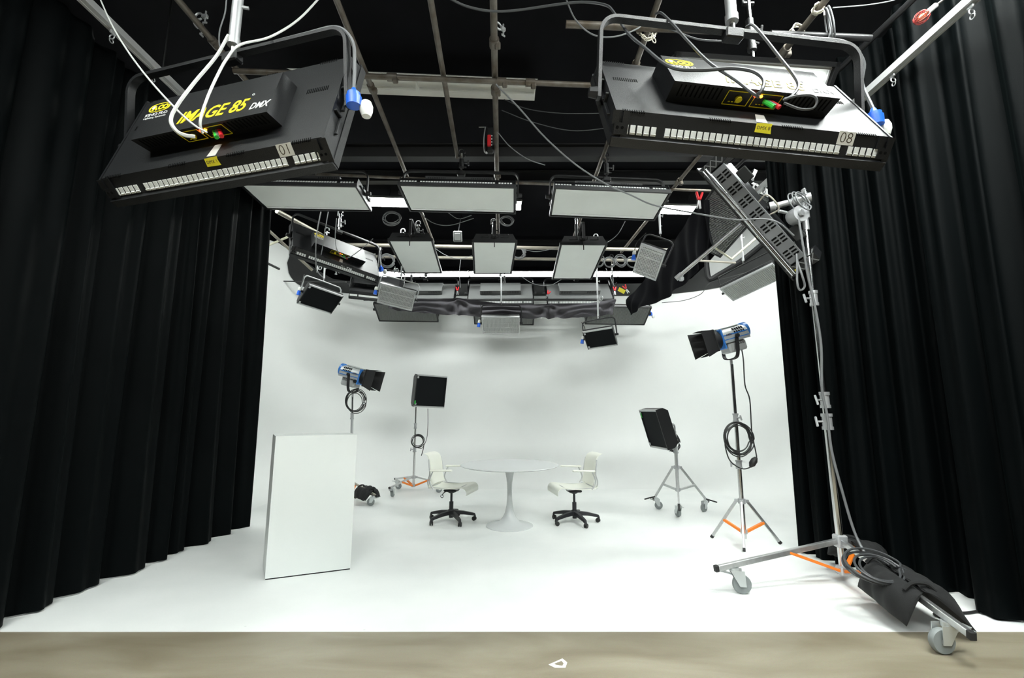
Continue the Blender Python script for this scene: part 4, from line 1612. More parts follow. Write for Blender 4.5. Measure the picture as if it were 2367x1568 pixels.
# ------------------------------------------------------------------ casters and stands
def caster(parent, p, ang, r=0.055, k=1.0):
    """p: top of the swivel stem; a part with its own sub-parts"""
    R = Matrix.Rotation(ang, 3, 'Z')
    off = V((0.035 * k, 0, 0))
    drop = p[2] - r if p[2] > r else 0.1
    g = G()
    g.cyl((0, 0, 0), (0, 0, -0.022 * k), 0.028 * k, n=12)
    g.cyl((0, 0, -0.012), (0, 0, 0.03), 0.012, n=8)
    for s in (-1, 1):
        q = [V((-0.03 * k, s * 0.026 * k, -0.016)), V((0.05 * k, s * 0.026 * k, -0.016)), V((0.055 * k, s * 0.026 * k, -drop - 0.012)), V((0.02 * k, s * 0.026 * k, -drop - 0.012))]
        n = V((0, s * 0.004, 0))
        g.add(q + [a + n for a in q], [(0, 1, 2, 3), (7, 6, 5, 4), (0, 4, 5, 1), (1, 5, 6, 2), (2, 6, 7, 3), (3, 7, 4, 0)])
    g.box((-0.055 * k, 0, -0.028 * k), (0.07 * k, 0.045 * k, 0.006), Matrix.Rotation(0.25, 3, 'Y'), bev=0.002)
    f = g.build('caster_fork', 'zinc', parent)
    f.matrix_local = xf(R, p)
    g = G()
    c = V((0.037 * k, 0, -drop))
    prof = [(r * 0.62, -0.019), (r * 0.93, -0.019), (r, -0.010), (r, 0.010), (r * 0.93, 0.019), (r * 0.62, 0.019)]
    Mx = xf(axes((1, 0, 0), (0, 1, 0)), c)
    g.lathe(prof, 24, Mx)
    g.build('tyre', 'wheel', f)
    g = G()
    g.lathe([(0.008, -0.021), (r * 0.3, -0.018), (r * 0.63, -0.012), (r * 0.63, 0.012), (r * 0.3, 0.018), (0.008, 0.021)], 20, Mx)
    g.build('hub', 'zinc', f)
    return f


def collar(parent, z, r, x=0, y=0, ang=0, m='cast', name='collar', k=1.0):
    g = G()
    g.cyl((x, y, z - 0.04 * k), (x, y, z + 0.04 * k), r * 1.28, n=14)
    g.cyl((x, y, z + 0.028 * k), (x, y, z + 0.046 * k), r * 1.5, n=14)
    g.cyl((x, y, z - 0.046 * k), (x, y, z - 0.028 * k), r * 1.5, n=14)
    c = g.build(name, m, parent)
    g = G()
    dx, dy = math.cos(ang), math.sin(ang)
    p = V((x + dx * r * 1.2, y + dy * r * 1.2, z))
    g.cyl(p, p + V((dx, dy, 0)) * 0.04, 0.008, n=8)
    g.box(p + V((dx, dy, 0)) * 0.05, (0.018, 0.018, 0.06 * k), Matrix.Rotation(ang, 3, 'Z') @ Matrix.Rotation(0.3, 3, 'X'), bev=0.005)
    g.build('tee_knob', m, c)
    return c


def tripod_stand(label, base, top, sections, feet, hub_z, brace_z, brace_m, leg_m='silver', rc=None, casters=False, low=False, group=None, pole_m='chrome'):
    """base: floor point under the pole; feet: world leg ends; sections: (z0, z1, radius, material)"""
    base = V(base)
    T = thing('light_stand', label, 'stand', base)
    lean = (V(top) - base) / top[2]

    def ax(z):
        return V((lean.x * z, lean.y * z, z))
    for i, (z0, z1, r, m) in enumerate(sections):
        g = G()
        g.cyl(ax(z0), ax(z1), r, n=14)
        g.build('pole_section', m, T)
        if i:
            a = ax(z0)
            collar(T, a.z, sections[i - 1][2], a.x, a.y, ang=0.6 + 2.2 * i)
    g = G()
    a = ax(hub_z)
    r0 = sections[0][2]
    g.cyl(a - V((0, 0, 0.025)), a + V((0, 0, 0.025)), r0 * 1.6, n=14)
    for f in feet:
        d = V((f[0] - base.x, f[1] - base.y, 0)).normalized()
        g.bar(a + d * r0, a + d * (r0 + 0.045), 0.035, 0.03)
    g.build('leg_hub', 'cast', T)
    g = G()
    b = ax(brace_z)
    g.cyl(b - V((0, 0, 0.02)), b + V((0, 0, 0.02)), r0 * 1.5, n=14)
    g.build('brace_hub', 'cast', T)
    for f in feet:
        f = V(f) - base
        d = V((f.x, f.y, 0)).normalized()
        st = ax(hub_z) + d * (r0 + 0.03)
        g = G()
        g.bar(st, f, 0.022, 0.03, bev=0.003)
        lg = g.build('leg', leg_m, T)
        g = G()
        e = (f - st).normalized()
        g.bar(f - e * 0.02, f + e * 0.012, 0.026, 0.034, bev=0.003)
        g.build('foot_cap', 'rubber', lg)
        t = 0.52 if not low else 0.45
        m = st.lerp(f, t)
        g = G()
        g.bar(ax(brace_z) + d * r0 * 1.2, m, 0.03, 0.028, bev=0.003)
        g.build('brace', brace_m, T)
        if casters:
            cp = f - e * 0.06 + V((0, 0, -0.02))
            caster(T, cp, math.atan2(d.y, d.x) + PI + 0.5, r=min(0.055, cp.z * 0.55))
            if not low:
                g = G()
                g.bar(f - e * 0.05, f + d * 0.13 + V((0, 0, -0.01)), 0.03, 0.018, bev=0.004)
                g.build('brake_pedal', 'rubber', T)
    return T


def cable(label, pts, r=0.006, m='cable_black', n=6, name='cable', cat='cable', group=None, closed=False, sm=6):
    g = G()
    g.tube(smooth_path(pts, sm) if sm else pts, r, n)
    return g.own(name, m, label, cat, group, origin=pts[0])


def coil(label, c, R_, nrm, loops=5, r=0.006, m='cable_black', seed=0, squash=1.0, jitter=0.15, thick=0.02, name='cable_coil'):
    g = G()
    g.tube(coil_path(c, R_, nrm, loops, seed, squash=squash, jitter=jitter, thick=thick), r, 6)
    return g.own(name, m, label, 'cable', origin=c)


# --- fresnel on the orange-braced tripod, boom-stand side
rs = V((2.46, 5.08, 0))
rtop = at(1688, 826, 5.08)
T, base = fresnel('blue and silver fresnel lamp with black barn doors on the orange-braced tripod', at(1679, 786, 5.08), (-0.97, -0.10, -0.27), 0.9, twist=-1)
tripod_stand('tall chrome tripod stand with orange braces under a fresnel lamp', rs, (rs.x, rs.y, 1.9),
             [(0.06, 0.82, 0.024, 'chrome'), (0.82, 1.32, 0.021, 'chrome'), (1.32, base.z - 0.01, 0.018, 'chrome')],
             [(2.217, 5.316, 0.015), (2.328, 4.831, 0.015), (2.836, 5.085, 0.015)], 0.44, 0.13, 'orange', 'silver')
coil('black cable looped over the pole of the orange-braced tripod', at(1708, 1015, 4.99), 0.145, (0.1, -1, 0.05), 7, seed=3, squash=1.1)
cable('black power cord hanging from the fresnel lamp on the orange-braced tripod', [at(1712, 797, 5.02), at(1718, 830, 5.0), at(1722, 890, 5.0), at(1733, 925, 5.0), at(1738, 1000, 5.0), at(1749, 1060, 5.0), at(1738, 1078, 5.0), at(1715, 1084, 4.98), at(1688, 1066, 4.98), at(1677, 1035, 4.98), at(1676, 1010, 4.98)], 0.0065)
g = G()
p0, p1 = at(1748, 1058, 5.0), at(1734, 1080, 5.0)
g.tube([p0, p0.lerp(p1, 0.3), p0.lerp(p1, 0.7), p1], [0.016, 0.034, 0.034, 0.012], 10)
g.own('inline_switch', 'rubber', 'black inline switch hanging on the fresnel power cord by the tripod', 'switch', origin=p0)

# --- small LED panel on the caster tripod
c = at(1511, 992, 6.6)
rl = small_panel('black honeycomb panel on the caster tripod, turned toward the round table', c, (-0.95, -0.13, -0.27), (0.13, -0.98, 0), 0.56, 0.56, 'black', yoke=0, depth=0.16)
g = G()
g.box((-0.24, 0.2, 0.018), (0.02, 0.07, 0.004))
g.build('sticker', 'green', rl)
g = G()
cc = V((2.32, 6.61, 0))
tripod_stand('grey tripod stand on three casters with black brake pedals', cc, (cc.x, cc.y, 1.4),
             [(0.27, 0.84, 0.024, 'silver'), (0.84, 1.10, 0.02, 'cast')],
             [(2.03, 6.80, 0.13), (2.20, 6.26, 0.13), (2.74, 6.64, 0.13)], 0.60, 0.30, 'silver', 'silver', casters=True)
g = G()
g.tube(smooth_path([cc + V((0, 0, 1.08)), cc + V((0, 0, 1.17)), cc + V((-0.03, 0.0, 1.20)), cc + V((-0.08, 0.0, 1.20)), at(1535, 994, 6.61)], 5), 0.013, 8)
g.own('stand_arm', 'grey_silver', 'bent grey arm joining the black panel to the caster tripod', 'arm')
coil('black cable coil hooked behind the panel on the caster tripod', at(1556, 1022, 6.66), 0.13, (0.6, -1, 0.05), 5, seed=8)

# --- square LED panel on the orange-footed roller stand
c = at(995, 905, 8.0)
lp = small_panel('square black honeycomb panel on the roller stand by the white wall', c, (0.503, -0.857, -0.114), (0.859, 0.51, -0.04), 0.56, 0.56, 'black', yoke=0, depth=0.16)
g = G()
g.box((-0.262, -0.2, 0.018), (0.02, 0.06, 0.004))
g.build('sticker', 'green', lp)
ls = V((-1.68, 8.05, 0))
tripod_stand('chrome roller stand with low orange-braced legs under the square panel', ls, (ls.x, ls.y, 1.9),
             [(0.1, 0.72, 0.022, 'chrome'), (0.72, 1.12, 0.019, 'chrome'), (1.12, 1.56, 0.016, 'chrome')],
             [(-2.10, 8.46, 0.17), (-1.98, 7.62, 0.15), (-1.16, 8.10, 0.15)], 0.26, 0.12, 'orange', 'silver', casters=True, low=True)
coil('black cable coil hung on the pole of the roller stand', at(967, 1020, 7.98), 0.105, (0.1, -1, 0), 4, seed=4)
cable('thin cord dropping from the square panel to the coil on its stand', [at(989, 945, 7.95), at(989, 985, 7.95), at(986, 1015, 7.95), at(976, 1036, 7.95), at(966, 1036, 7.95)], 0.005)
cable('short cord end with a connector dangling at the roller stand', [at(980, 1028, 7.94), at(978, 1040, 7.94), at(974, 1054, 7.94)], 0.007)

# --- fresnel behind the plinth
lb = V((-2.45, 7.2, 0))
T, base = fresnel('blue and silver fresnel lamp rising behind the white plinth', at(823, 872, 7.2), (0.95, -0.16, -0.25), 0.98, twist=-1)
tripod_stand('chrome roller stand mostly hidden behind the white plinth', lb, (base.x, base.y, base.z),
             [(0.12, 0.9, 0.024, 'chrome'), (0.9, 1.3, 0.02, 'cast'), (1.3, base.z, 0.016, 'chrome')],
             [(-2.0, 7.0, 0.14), (-2.95, 6.9, 0.14), (-2.5, 7.8, 0.14)], 0.30, 0.14, 'orange', 'cream_pipe', casters=True, low=True)
coil('black cable coil hanging under the fresnel lamp behind the plinth', at(822, 928, 7.1), 0.135, (0.1, -1, 0), 6, seed=5, squash=1.15)


# ------------------------------------------------------------------ sandbags
def sandbag(label, a, b, w, drop, seed, z_off=0.03, strap=True, w2=None, drop2=None):
    """a saddle bag laid over a stand leg that runs from a to b"""
    rn = random.Random(seed)
    a, b = V(a), V(b)
    d = (b - a)
    L = d.length
    d.normalize()
    sd = V((d.y, -d.x, 0)).normalized()
    T = thing('sandbag', label, 'sandbag', (a + b) / 2)
    org = (a + b) / 2
    for s, w, drop in ((1, w2 or w, drop2 or drop), (-1, w, drop)):
        def fn(u, v, s=s, w=w, drop=drop):
            # u along the leg, v round the lobe section
            ang = 2 * PI * v
            e = (abs(2 * u - 1)) ** 6
            th = 0.075 * (1 - 0.85 * e)
            q = 0.5 - 0.5 * math.cos(ang)                     # 0 at the ridge, 1 at the hanging edge
            bulge = math.sin(PI * min(1, q)) ** 0.6 * th * (1 if ang < PI else -0.55)
            out = q * w
            fall = q ** 1.25 * drop
            n = V((0, 0, 1)) * (w / math.hypot(w, drop)) + sd * s * (drop / math.hypot(w, drop))
            wob = 0.010 * math.sin(9 * u + seed) * q + 0.006 * math.sin(23 * u + 3 * v + seed)
            return a + d * (L * u) - org + sd * (s * out) + V((0, 0, z_off - fall)) + n * (bulge + wob + 0.015)
        g = G()
        g.grid(fn, 22, 22)
        nv = 23
        g.f.append(tuple(j for j in range(22)))
        g.f.append(tuple(22 * nv + j for j in range(22)))
        g.build('bag_lobe', 'bag', T, sharp=50)
    for t in (0.1, 0.9):
        g = G()
        p = a.lerp(b, t) - org + V((0, 0, z_off + 0.03))
        g.tube(smooth_path([p - sd * 0.09 - V((0, 0, 0.03)), p - sd * 0.04 + V((0, 0, 0.012)), p + sd * 0.04 + V((0, 0, 0.012)), p + sd * 0.09 - V((0, 0, 0.03))], 4), 0.012, 6)
        g.build('seam', 'bag', T)
    if strap:
        g = G()
        p = a.lerp(b, 0.42) - org - sd * (w * 0.98) + V((0, 0, -drop + z_off - 0.02))
        if strap == 1:
            p = a.lerp(b, 0.42) - org + sd * (w * 0.98) + V((0, 0, -drop + z_off - 0.02))
        out = (p - (a.lerp(b, 0.42) - org))
        out.z = 0
        out.normalize()
        pts = smooth_path([p + V((0, 0, 0.03)), p + V((0, 0, -0.05)) + out * 0.01, p + V((0, 0, -0.10)) + out * 0.03, p + V((0, 0, -0.13)) + out * 0.10], 5)
        for i in range(len(pts) - 1):
            g.bar(pts[i], pts[i + 1], 0.05, 0.006)
        g.build('strap', 'bag', T)
    return T


sandbag('black sandbag on the floor showing beside the base of the white plinth', (-2.30, 7.14, 0.20), (-2.06, 7.03, 0.17), 0.15, 0.12, 4, strap=False)


# ------------------------------------------------------------------ the tall boom stand
def boom_stand():
    b = V((2.735, 4.0, 0))
    top = at(1857, 470, 4.0)
    T = thing('boom_stand', 'tall chrome roller stand holding the slotted side lamp, orange brace on its leg', 'stand', b)
    lean = (top - b) / top.z

    def ax(z):
        return V((lean.x * z, lean.y * z, z))
    zc = [at(1910, 975, 4.0).z, at(1908, 925, 4.0).z, at(1877, 690, 4.0).z, at(1862, 520, 4.0).z]
    for z0, z1, r, m in ((0.06, zc[0], 0.029, 'chrome'), (zc[0], zc[1], 0.025, 'chrome'), (zc[1], zc[2], 0.022, 'chrome'), (zc[2], zc[3], 0.019, 'chrome')):
        g = G()
        g.cyl(ax(z0), ax(z1), r, n=16)
        g.build('pole_section', m, T)
    for z, r, a in ((zc[0], 0.029, 3.0), (zc[1], 0.027, 3.3), (zc[2], 0.024, 3.14)):
        p = ax(z)
        collar(T, z, r, p.x, p.y, ang=a, k=1.5)
    # head: grip disc, cross tube, tee handles
    h = ax(top.z)
    g = G()
    g.cyl(ax(zc[3] - 0.05), ax(zc[3] + 0.10), 0.027, n=14)
    g.cyl(ax(zc[3] + 0.06), ax(top.z + 0.10), 0.04, n=14)
    g.build('head_socket', 'cast', T)
    g = G()
    q = at(1842, 498, 3.93) - b
    g.cyl(q + V((0, 0.06, 0)), q + V((0.01, -0.05, 0)), 0.075, n=22)
    g.cyl(q + V((0.0, -0.05, 0)), q + V((0.01, -0.07, 0)), 0.03, n=14)
    g.build('grip_disc', 'cast', T)
    g = G()
    p0, p1 = at(1780, 480, 4.12) - b, at(1875, 455, 3.95) - b
    g.tube([p0, p0.lerp(p1, 0.12), p0.lerp(p1, 0.13), p0.lerp(p1, 0.55), p0.lerp(p1, 0.56), p1], [0.05, 0.05, 0.030, 0.030, 0.042, 0.042], 14)
    g.build('boom_arm', 'cast', T)
    g = G()
    for u, w in (((1855, 447), (1860, 436)), ((1818, 492), (1800, 488))):
        g.bar(at(*u, 3.95) - b, at(*w, 3.93) - b, 0.03, 0.02, bev=0.004)
    g.bar(at(1860, 452, 3.95) - b, at(1856, 437, 3.95) - b, 0.05, 0.016, bev=0.004)
    g.build('tee_handle', 'cast', T)
    # lamp yoke between boom arm and the lamp
    g = G()
    g.bar(p0, at(1752, 500, 4.25) - b, 0.05, 0.03, bev=0.005)
    g.build('yoke', 'fixture_box', T)
    # base block
    g = G()
    g.box(ax(0.33), (0.085, 0.085, 0.10), bev=0.01)
    g.build('leg_hub', 'cast', T)
    g = G()
    g.box(ax(0.10), (0.085, 0.085, 0.07), bev=0.01)
    g.build('brace_hub', 'cast', T)
    ends = [atz(1655, 1315, 0.19), atz(2247, 1470, 0.175), V((3.3, 4.35, 0.17))]
    braces = ['orange', 'orange', 'orange']
    for e, bm in zip(ends, braces):
        e = e - b
        d = V((e.x, e.y, 0)).normalized()
        st = ax(0.33) + d * 0.03
        g = G()
        g.bar(st, e, 0.032, 0.042, bev=0.004)
        lg = g.build('leg', 'silver', T)
        g = G()
        u = (e - st).normalized()
        g.bar(e - u * 0.02, e + u * 0.012, 0.036, 0.047, bev=0.004)
        g.build('foot_cap', 'rubber', lg)
        g = G()
        g.bar(ax(0.10) + d * 0.04, st.lerp(e, 0.42), 0.034, 0.022, bev=0.003)
        g.build('brace', bm, T)
        cp = st.lerp(e, 0.86) - V((0, 0, 0.02))
        if e is not None:
            caster(T, cp, math.atan2(d.y, d.x) + 2.8 if d.x < -0.5 else PI, r=min(0.070, cp.z * 0.45), k=1.3)
    return T, b, ax


BS, bsb, bsax = boom_stand()
sandbag('large black sandbag saddled over the boom stand leg at the concrete edge', bsb.lerp(atz(2247, 1470, 0.175), 0.36) + V((0, 0, 0.22)), bsb.lerp(atz(2247, 1470, 0.175), 0.74) + V((0, 0, 0.10)), 0.25, 0.21, 2, z_off=0.035, strap=-1, w2=0.12, drop2=0.2)
sandbag('black sandbag lying behind the foot of the boom stand', (2.86, 4.07, 0.27), (3.1, 4.23, 0.22), 0.17, 0.16, 6, strap=False)
coil('grey cable coil dropped on the sandbag at the foot of the boom stand', at(2022, 1312, 3.36), 0.19, (0.1, -0.55, 1), 6, r=0.0075, m='cable_dark', seed=12, jitter=0.22, thick=0.03, squash=0.75)
cable('grey cable running down the pole of the boom stand to the coil', [at(1845, 500, 3.88), at(1858, 580, 3.9), at(1868, 640, 3.92), at(1884, 710, 3.93), at(1898, 800, 3.94), at(1900, 900, 3.94), at(1912, 960, 3.94), at(1922, 1040, 3.95), at(1945, 1130, 3.95), at(1975, 1230, 3.95), at(2005, 1290, 3.85)], 0.010, 'cable_grey')
cable('cable loop drooping beside the boom stand below the slotted side lamp', [at(1835, 560, 4.1), at(1842, 600, 4.05), at(1855, 640, 4.0), at(1860, 662, 4.0), at(1850, 671, 4.0), at(1843, 655, 4.0), at(1842, 600, 4.03), at(1838, 565, 4.06)], 0.009, 'cable_grey')
cable('thin cable wound round the head of the boom stand', coil_path(at(1850, 466, 3.92), 0.09, (0.5, -1, 0.3), 4, 3, jitter=0.3, thick=0.05), 0.006, 'cable_grey', sm=0)
cable('thick black cable looping on the floor behind the large sandbag', [atz(2140, 1398, 0.01), atz(2180, 1400, 0.01), atz(2206, 1418, 0.01), atz(2195, 1432, 0.01), atz(2160, 1420, 0.012), atz(2190, 1412, 0.02), atz(2225, 1418, 0.01), atz(2262, 1414, 0.01)], 0.010)


# ------------------------------------------------------------------ furniture
def plinth():
    a, bq = V((-2.066, 4.064, 0)), V((-1.441, 4.322, 0))
    x = (bq - a)
    w = x.length
    x.normalize()
    y = V((-0.2, 0.336, 0))
    T = thing('plinth', 'tall plain white box plinth standing beside the black curtain', 'plinth', a)
    x = x * w
    for nm, m, z0, z1, e in (('panel_box', 'plinth', 0.010, 1.18, 0.0), ('base', 'matte_black', 0.0, 0.010, 0.006)):
        g = G()
        q = [x * e + y * e, x * (1 - e) + y * e, x * (1 - e) + y * (1 - e), x * e + y * (1 - e)]
        g.prism([(p.x, p.y) for p in q], z0, z1, lambda u, v, h: V((u, v, h)))
        g.build(nm, m, T)


plinth()


def table():
    T = thing('round_table', 'round white pedestal table between two office chairs', 'table', (-0.03, 5.85, 0))
    g = G()
    g.lathe([(0.0, 0.703), (0.50, 0.703), (0.57, 0.709), (0.607, 0.719), (0.612, 0.725), (0.605, 0.730), (0.0, 0.730)], 72)
    g.build('tabletop', 'table_white', T)
    g = G()
    prof = [(0.288, 0.0), (0.288, 0.008), (0.27, 0.014), (0.20, 0.030), (0.125, 0.055), (0.085, 0.10), (0.055, 0.16), (0.038, 0.24), (0.030, 0.32), (0.028, 0.42), (0.031, 0.50), (0.040, 0.57), (0.054, 0.64), (0.070, 0.68), (0.086, 0.703)]
    g.lathe(prof, 40)
    g.build('pedestal', 'table_white', T, sharp=50)


table()


def chair(label, loc, yaw, hands=1):
    T = thing('office_chair', label, 'chair', loc, Matrix.Rotation(yaw, 3, 'Z'))
    # seat shell: slung sheet that curls down at the front
    prof = [(-0.235, 0.475), (-0.21, 0.450), (-0.14, 0.440), (0.0, 0.442), (0.12, 0.452), (0.20, 0.462), (0.245, 0.458), (0.272, 0.435), (0.284, 0.405), (0.281, 0.375)]
    pp = smooth_path([V((x, 0, z)) for x, z in prof], 3)

    def seat(u, v):
        i = u * (len(pp) - 1)
        k = min(int(i), len(pp) - 2)
        p = pp[k].lerp(pp[k + 1], i - k)
        y = (v - 0.5) * 0.46
        sag = -0.018 * math.cos(PI * (v - 0.5)) if p.x < 0.2 else -0.018 * math.cos(PI * (v - 0.5)) * max(0, 1 - (p.x - 0.2) / 0.06)
        return V((p.x, y, p.z + sag))
    g = G()
    g.grid(seat, len(pp) - 1, 8, thick=(0, 0, -0.012))
    g.build('seat', 'chair_white', T, sharp=60)
    prof = [(-0.205, 0.47), (-0.225, 0.54), (-0.232, 0.62), (-0.236, 0.70), (-0.248, 0.77), (-0.275, 0.825), (-0.33, 0.85)]
    bp = smooth_path([V((x, 0, z)) for x, z in prof], 4)

    def back(u, v):
        i = u * (len(bp) - 1)
        k = min(int(i), len(bp) - 2)
        p = bp[k].lerp(bp[k + 1], i - k)
        w = 0.40 - 0.05 * u
        y = (v - 0.5) * w
        return V((p.x + 0.03 * (2 * abs(v - 0.5)) ** 2 * (1 - 0.6 * u), y, p.z))
    g = G()
    g.grid(back, len(bp) - 1, 10, thick=(-0.012, 0, 0))
    g.build('backrest', 'chair_white', T, sharp=60)
    for s in (-1, 1):
        g = G()
        g.tube(smooth_path([(-0.22, s * 0.215, 0.44), (-0.235, s * 0.215, 0.52), (-0.215, s * 0.21, 0.60), (-0.225, s * 0.205, 0.70), (-0.24, s * 0.19, 0.78)], 4), 0.008, 6)
        g.build('back_rod', 'grey_silver', T)
        g = G()
        g.tube(smooth_path([(-0.15, s * 0.235, 0.43), (-0.20, s * 0.24, 0.52), (-0.155, s * 0.25, 0.645)], 4), 0.009, 6)
        ar = g.build('armrest_post', 'grey_silver', T)
        g = G()
        g.bar((-0.19, s * 0.25, 0.652), (0.10, s * 0.25, 0.662), 0.05, 0.022, bev=0.009)
        g.build('armrest', 'chair_white', T)
    g = G()
    g.tube([(-0.22, -0.215, 0.44), (0.16, -0.215, 0.437), (0.16, 0.215, 0.437), (-0.22, 0.215, 0.44)], 0.009, 6, closed=True)
    g.build('seat_frame', 'grey_silver', T)
    g = G()
    g.box((0, 0, 0.385), (0.17, 0.15, 0.03), bev=0.012)
    g.lathe([(0.055, 0.38), (0.045, 0.36), (0.03, 0.35)], 14)
    g.build('tilt_mechanism', 'chair_black', T)
    g = G()
    g.tube(smooth_path([(-0.03, -0.07, 0.39), (-0.05, -0.14, 0.37), (-0.06, -0.16, 0.345)], 4), 0.006, 6)
    g.torus((-0.06, -0.165, 0.335), 0.018, 0.004, (0, 1, 0), 12, 5)
    g.build('height_lever', 'chair_black', T)
    g = G()
    g.cyl((0, 0, 0.05), (0, 0, 0.245), 0.027, n=14)
    g.cyl((0, 0, 0.245), (0, 0, 0.38), 0.015, n=12)
    g.build('gas_lift', 'chair_black', T)
    g = G()
    g.lathe([(0.05, 0.085), (0.05, 0.135), (0.035, 0.15)], 14)
    g.build('base_hub', 'chair_black', T)
    for k in range(5):
        a = 2 * PI * k / 5 + 0.42
        d = V((math.cos(a), math.sin(a), 0))
        sd = V((-d.y, d.x, 0))
        g = G()
        st = [(0.03, 0.115, 0.030, 0.024), (0.16, 0.105, 0.024, 0.020), (0.27, 0.085, 0.019, 0.016), (0.305, 0.075, 0.018, 0.016), (0.315, 0.055, 0.017, 0.012)]
        vs, fs = [], []
        for r, z, w, hh in st:
            for q, t in ((-1, -1), (1, -1), (0.8, 1), (-0.8, 1)):
                vs.append(d * r + sd * (w * q) + V((0, 0, z + hh * t)))
        for i in range(len(st) - 1):
            for j in range(4):
                fs.append((4 * i + j, 4 * i + (j + 1) % 4, 4 * i + 4 + (j + 1) % 4, 4 * i + 4 + j))
        fs += [(0, 1, 2, 3), tuple(4 * (len(st) - 1) + j for j in (3, 2, 1, 0))]
        g.add(vs, fs)
        lg = g.build('base_arm', 'chair_black', T)
        g = G()
        ca = a + 0.9 * (hands if k % 2 else -0.6)
        cd = V((math.cos(ca), math.sin(ca), 0))
        cs = V((-cd.y, cd.x, 0))
        c = d * 0.305 - cd * 0.012 + V((0, 0, 0.027))
        for s in (-1, 1):
            g.lathe([(0.006, -0.009), (0.022, -0.009), (0.027, -0.004), (0.027, 0.004), (0.022, 0.009), (0.006, 0.009)], 16, xf(axes(V((0, 0, 1)), cs), c + cs * 0.013 * s))
        g.box(c + V((0, 0, 0.018)) + cd * 0.012, (0.014, 0.014, 0.03), Matrix.Rotation(ca, 3, 'Z'))
        g.build('caster', 'rubber', lg)
    return T


chair('white office chair between the plinth and the round table, facing the table', (-0.775, 6.06, 0), -0.25)
chair('white office chair on the tripod side of the round table, facing the table', (0.79, 6.02, 0), PI + 0.2, hands=-1)


# ------------------------------------------------------------------ black cloths and clamps
def swag_cloth():
    Y = 8.62
    ctrl = [(905, 690), (1057, 690), (1268, 703), (1424, 690)]
    pts = [at(x, y, Y) for x, y in ctrl]
    bot = [at(900, 715, Y), at(1060, 729, Y), at(1268, 736, Y), at(1418, 727, Y)]
    pts[0] = at(900, 684, Y)

    def fn(u, v):
        t = u * 3
        i = min(int(t), 2)
        q = t - i
        a = pts[i].lerp(pts[i + 1], q)
        b = bot[i].lerp(bot[i + 1], q)
        sag = 0.045 * math.sin(PI * q) ** 1.2
        a = a - V((0, 0, sag))
        b = b - V((0, 0, 0.02 * math.sin(PI * q)))
        p = a.lerp(b, v)
        # folds radiating from the clamps
        d = min(q, 1 - q)
        amp = 0.07 * math.exp(-d * 4.0) * (0.4 + v)
        ang = math.atan2(v * 0.42, d * 1.4 + 0.02)
        p = p + V((0, -amp * math.cos(ang * 9 + i) - 0.05 * math.sin(PI * q) * math.sin(PI * v) - 0.03 * math.sin(26 * v * (0.3 + d) + 4 * q + i), 0))
        return p
    g = G()
    g.grid(fn, 90, 18)
    g.own('black_cloth', 'duvetyne', 'long black cloth swagged between red clamps across the back of the set', 'cloth', origin=pts[0], sharp=180)
    # second cloth: draped down from the grid toward the back
    tp = [at(1640, 462, 5.9), at(1612, 470, 6.1), at(1575, 535, 6.5), at(1530, 590, 7.0), at(1482, 655, 7.5), at(1448, 694, 7.8)]
    bt = [at(1646, 560, 5.7), at(1632, 590, 5.9), at(1596, 640, 6.3), at(1550, 682, 6.8), at(1490, 712, 7.3), at(1450, 726, 7.7)]
    T_, B_ = smooth_path(tp, 8), smooth_path(bt, 8)

    def fn2(u, v):
        i = u * (len(T_) - 1)
        k = min(int(i), len(T_) - 2)
        a = T_[k].lerp(T_[k + 1], i - k)
        b = B_[k].lerp(B_[k + 1], i - k)
        p = a.lerp(b, v)
        w = 0.05 * math.sin(21 * u + 3 * v) + 0.025 * math.sin(47 * u - 5 * v)
        return p + V((-0.75, -0.5, 0)) * w * (0.35 + v) - V((0, 0, 0.02 * math.sin(15 * u) * v))
    g = G()
    g.grid(fn2, 60, 16)
    g.own('black_cloth', 'duvetyne_black', 'black cloth draped steeply from the grid behind the upright silver lamp', 'cloth', origin=tp[0], sharp=180)


swag_cloth()


def clamp(label, p, tilt, col='red', k=1.0):
    T = thing('spring_clamp', label, 'clamp', p, Matrix.Rotation(tilt, 3, 'Y'))
    for s in (-1, 1):
        g = G()
        g.bar((s * 0.006 * k, 0, -0.01), (s * 0.016 * k, 0, -0.085 * k), 0.016 * k, 0.012 * k, bev=0.003 * k)
        g.build('jaw', 'silver', T)
        g = G()
        g.bar((s * 0.006 * k, 0, 0.0), (s * 0.028 * k, 0, 0.075 * k), 0.022 * k, 0.02 * k, bev=0.006 * k)
        g.build('grip', col, T)
    return T


clamp('red-handled clamp pinching the first fold of the swagged cloth, nearest the plinth', at(1057, 672, 8.55), 0.0)
clamp('red-handled clamp tilted at the middle fold of the swagged cloth', at(1266, 680, 8.55), 0.5)
clamp('red-handled clamp at the cloth end beside the drop pole of the lowest panel', at(1421, 672, 8.55), 0.0)
clamp('red-handled clamp beside a yellow tag where the two cloths meet', at(1447, 668, 7.6), -0.5)
clamp('large red clamp gripping the top of the steeply draped cloth', at(1616, 462, 5.8), 0.1, k=1.5)
g = G()
p = at(1437, 672, 7.62)
g.box(p, (0.12, 0.01, 0.07), Matrix.Rotation(0.5, 3, 'Y'))
g.own('cable_tag', 'yellow_tape', 'yellow tag hanging by the clamp where the two cloths meet', 'tag', origin=p)

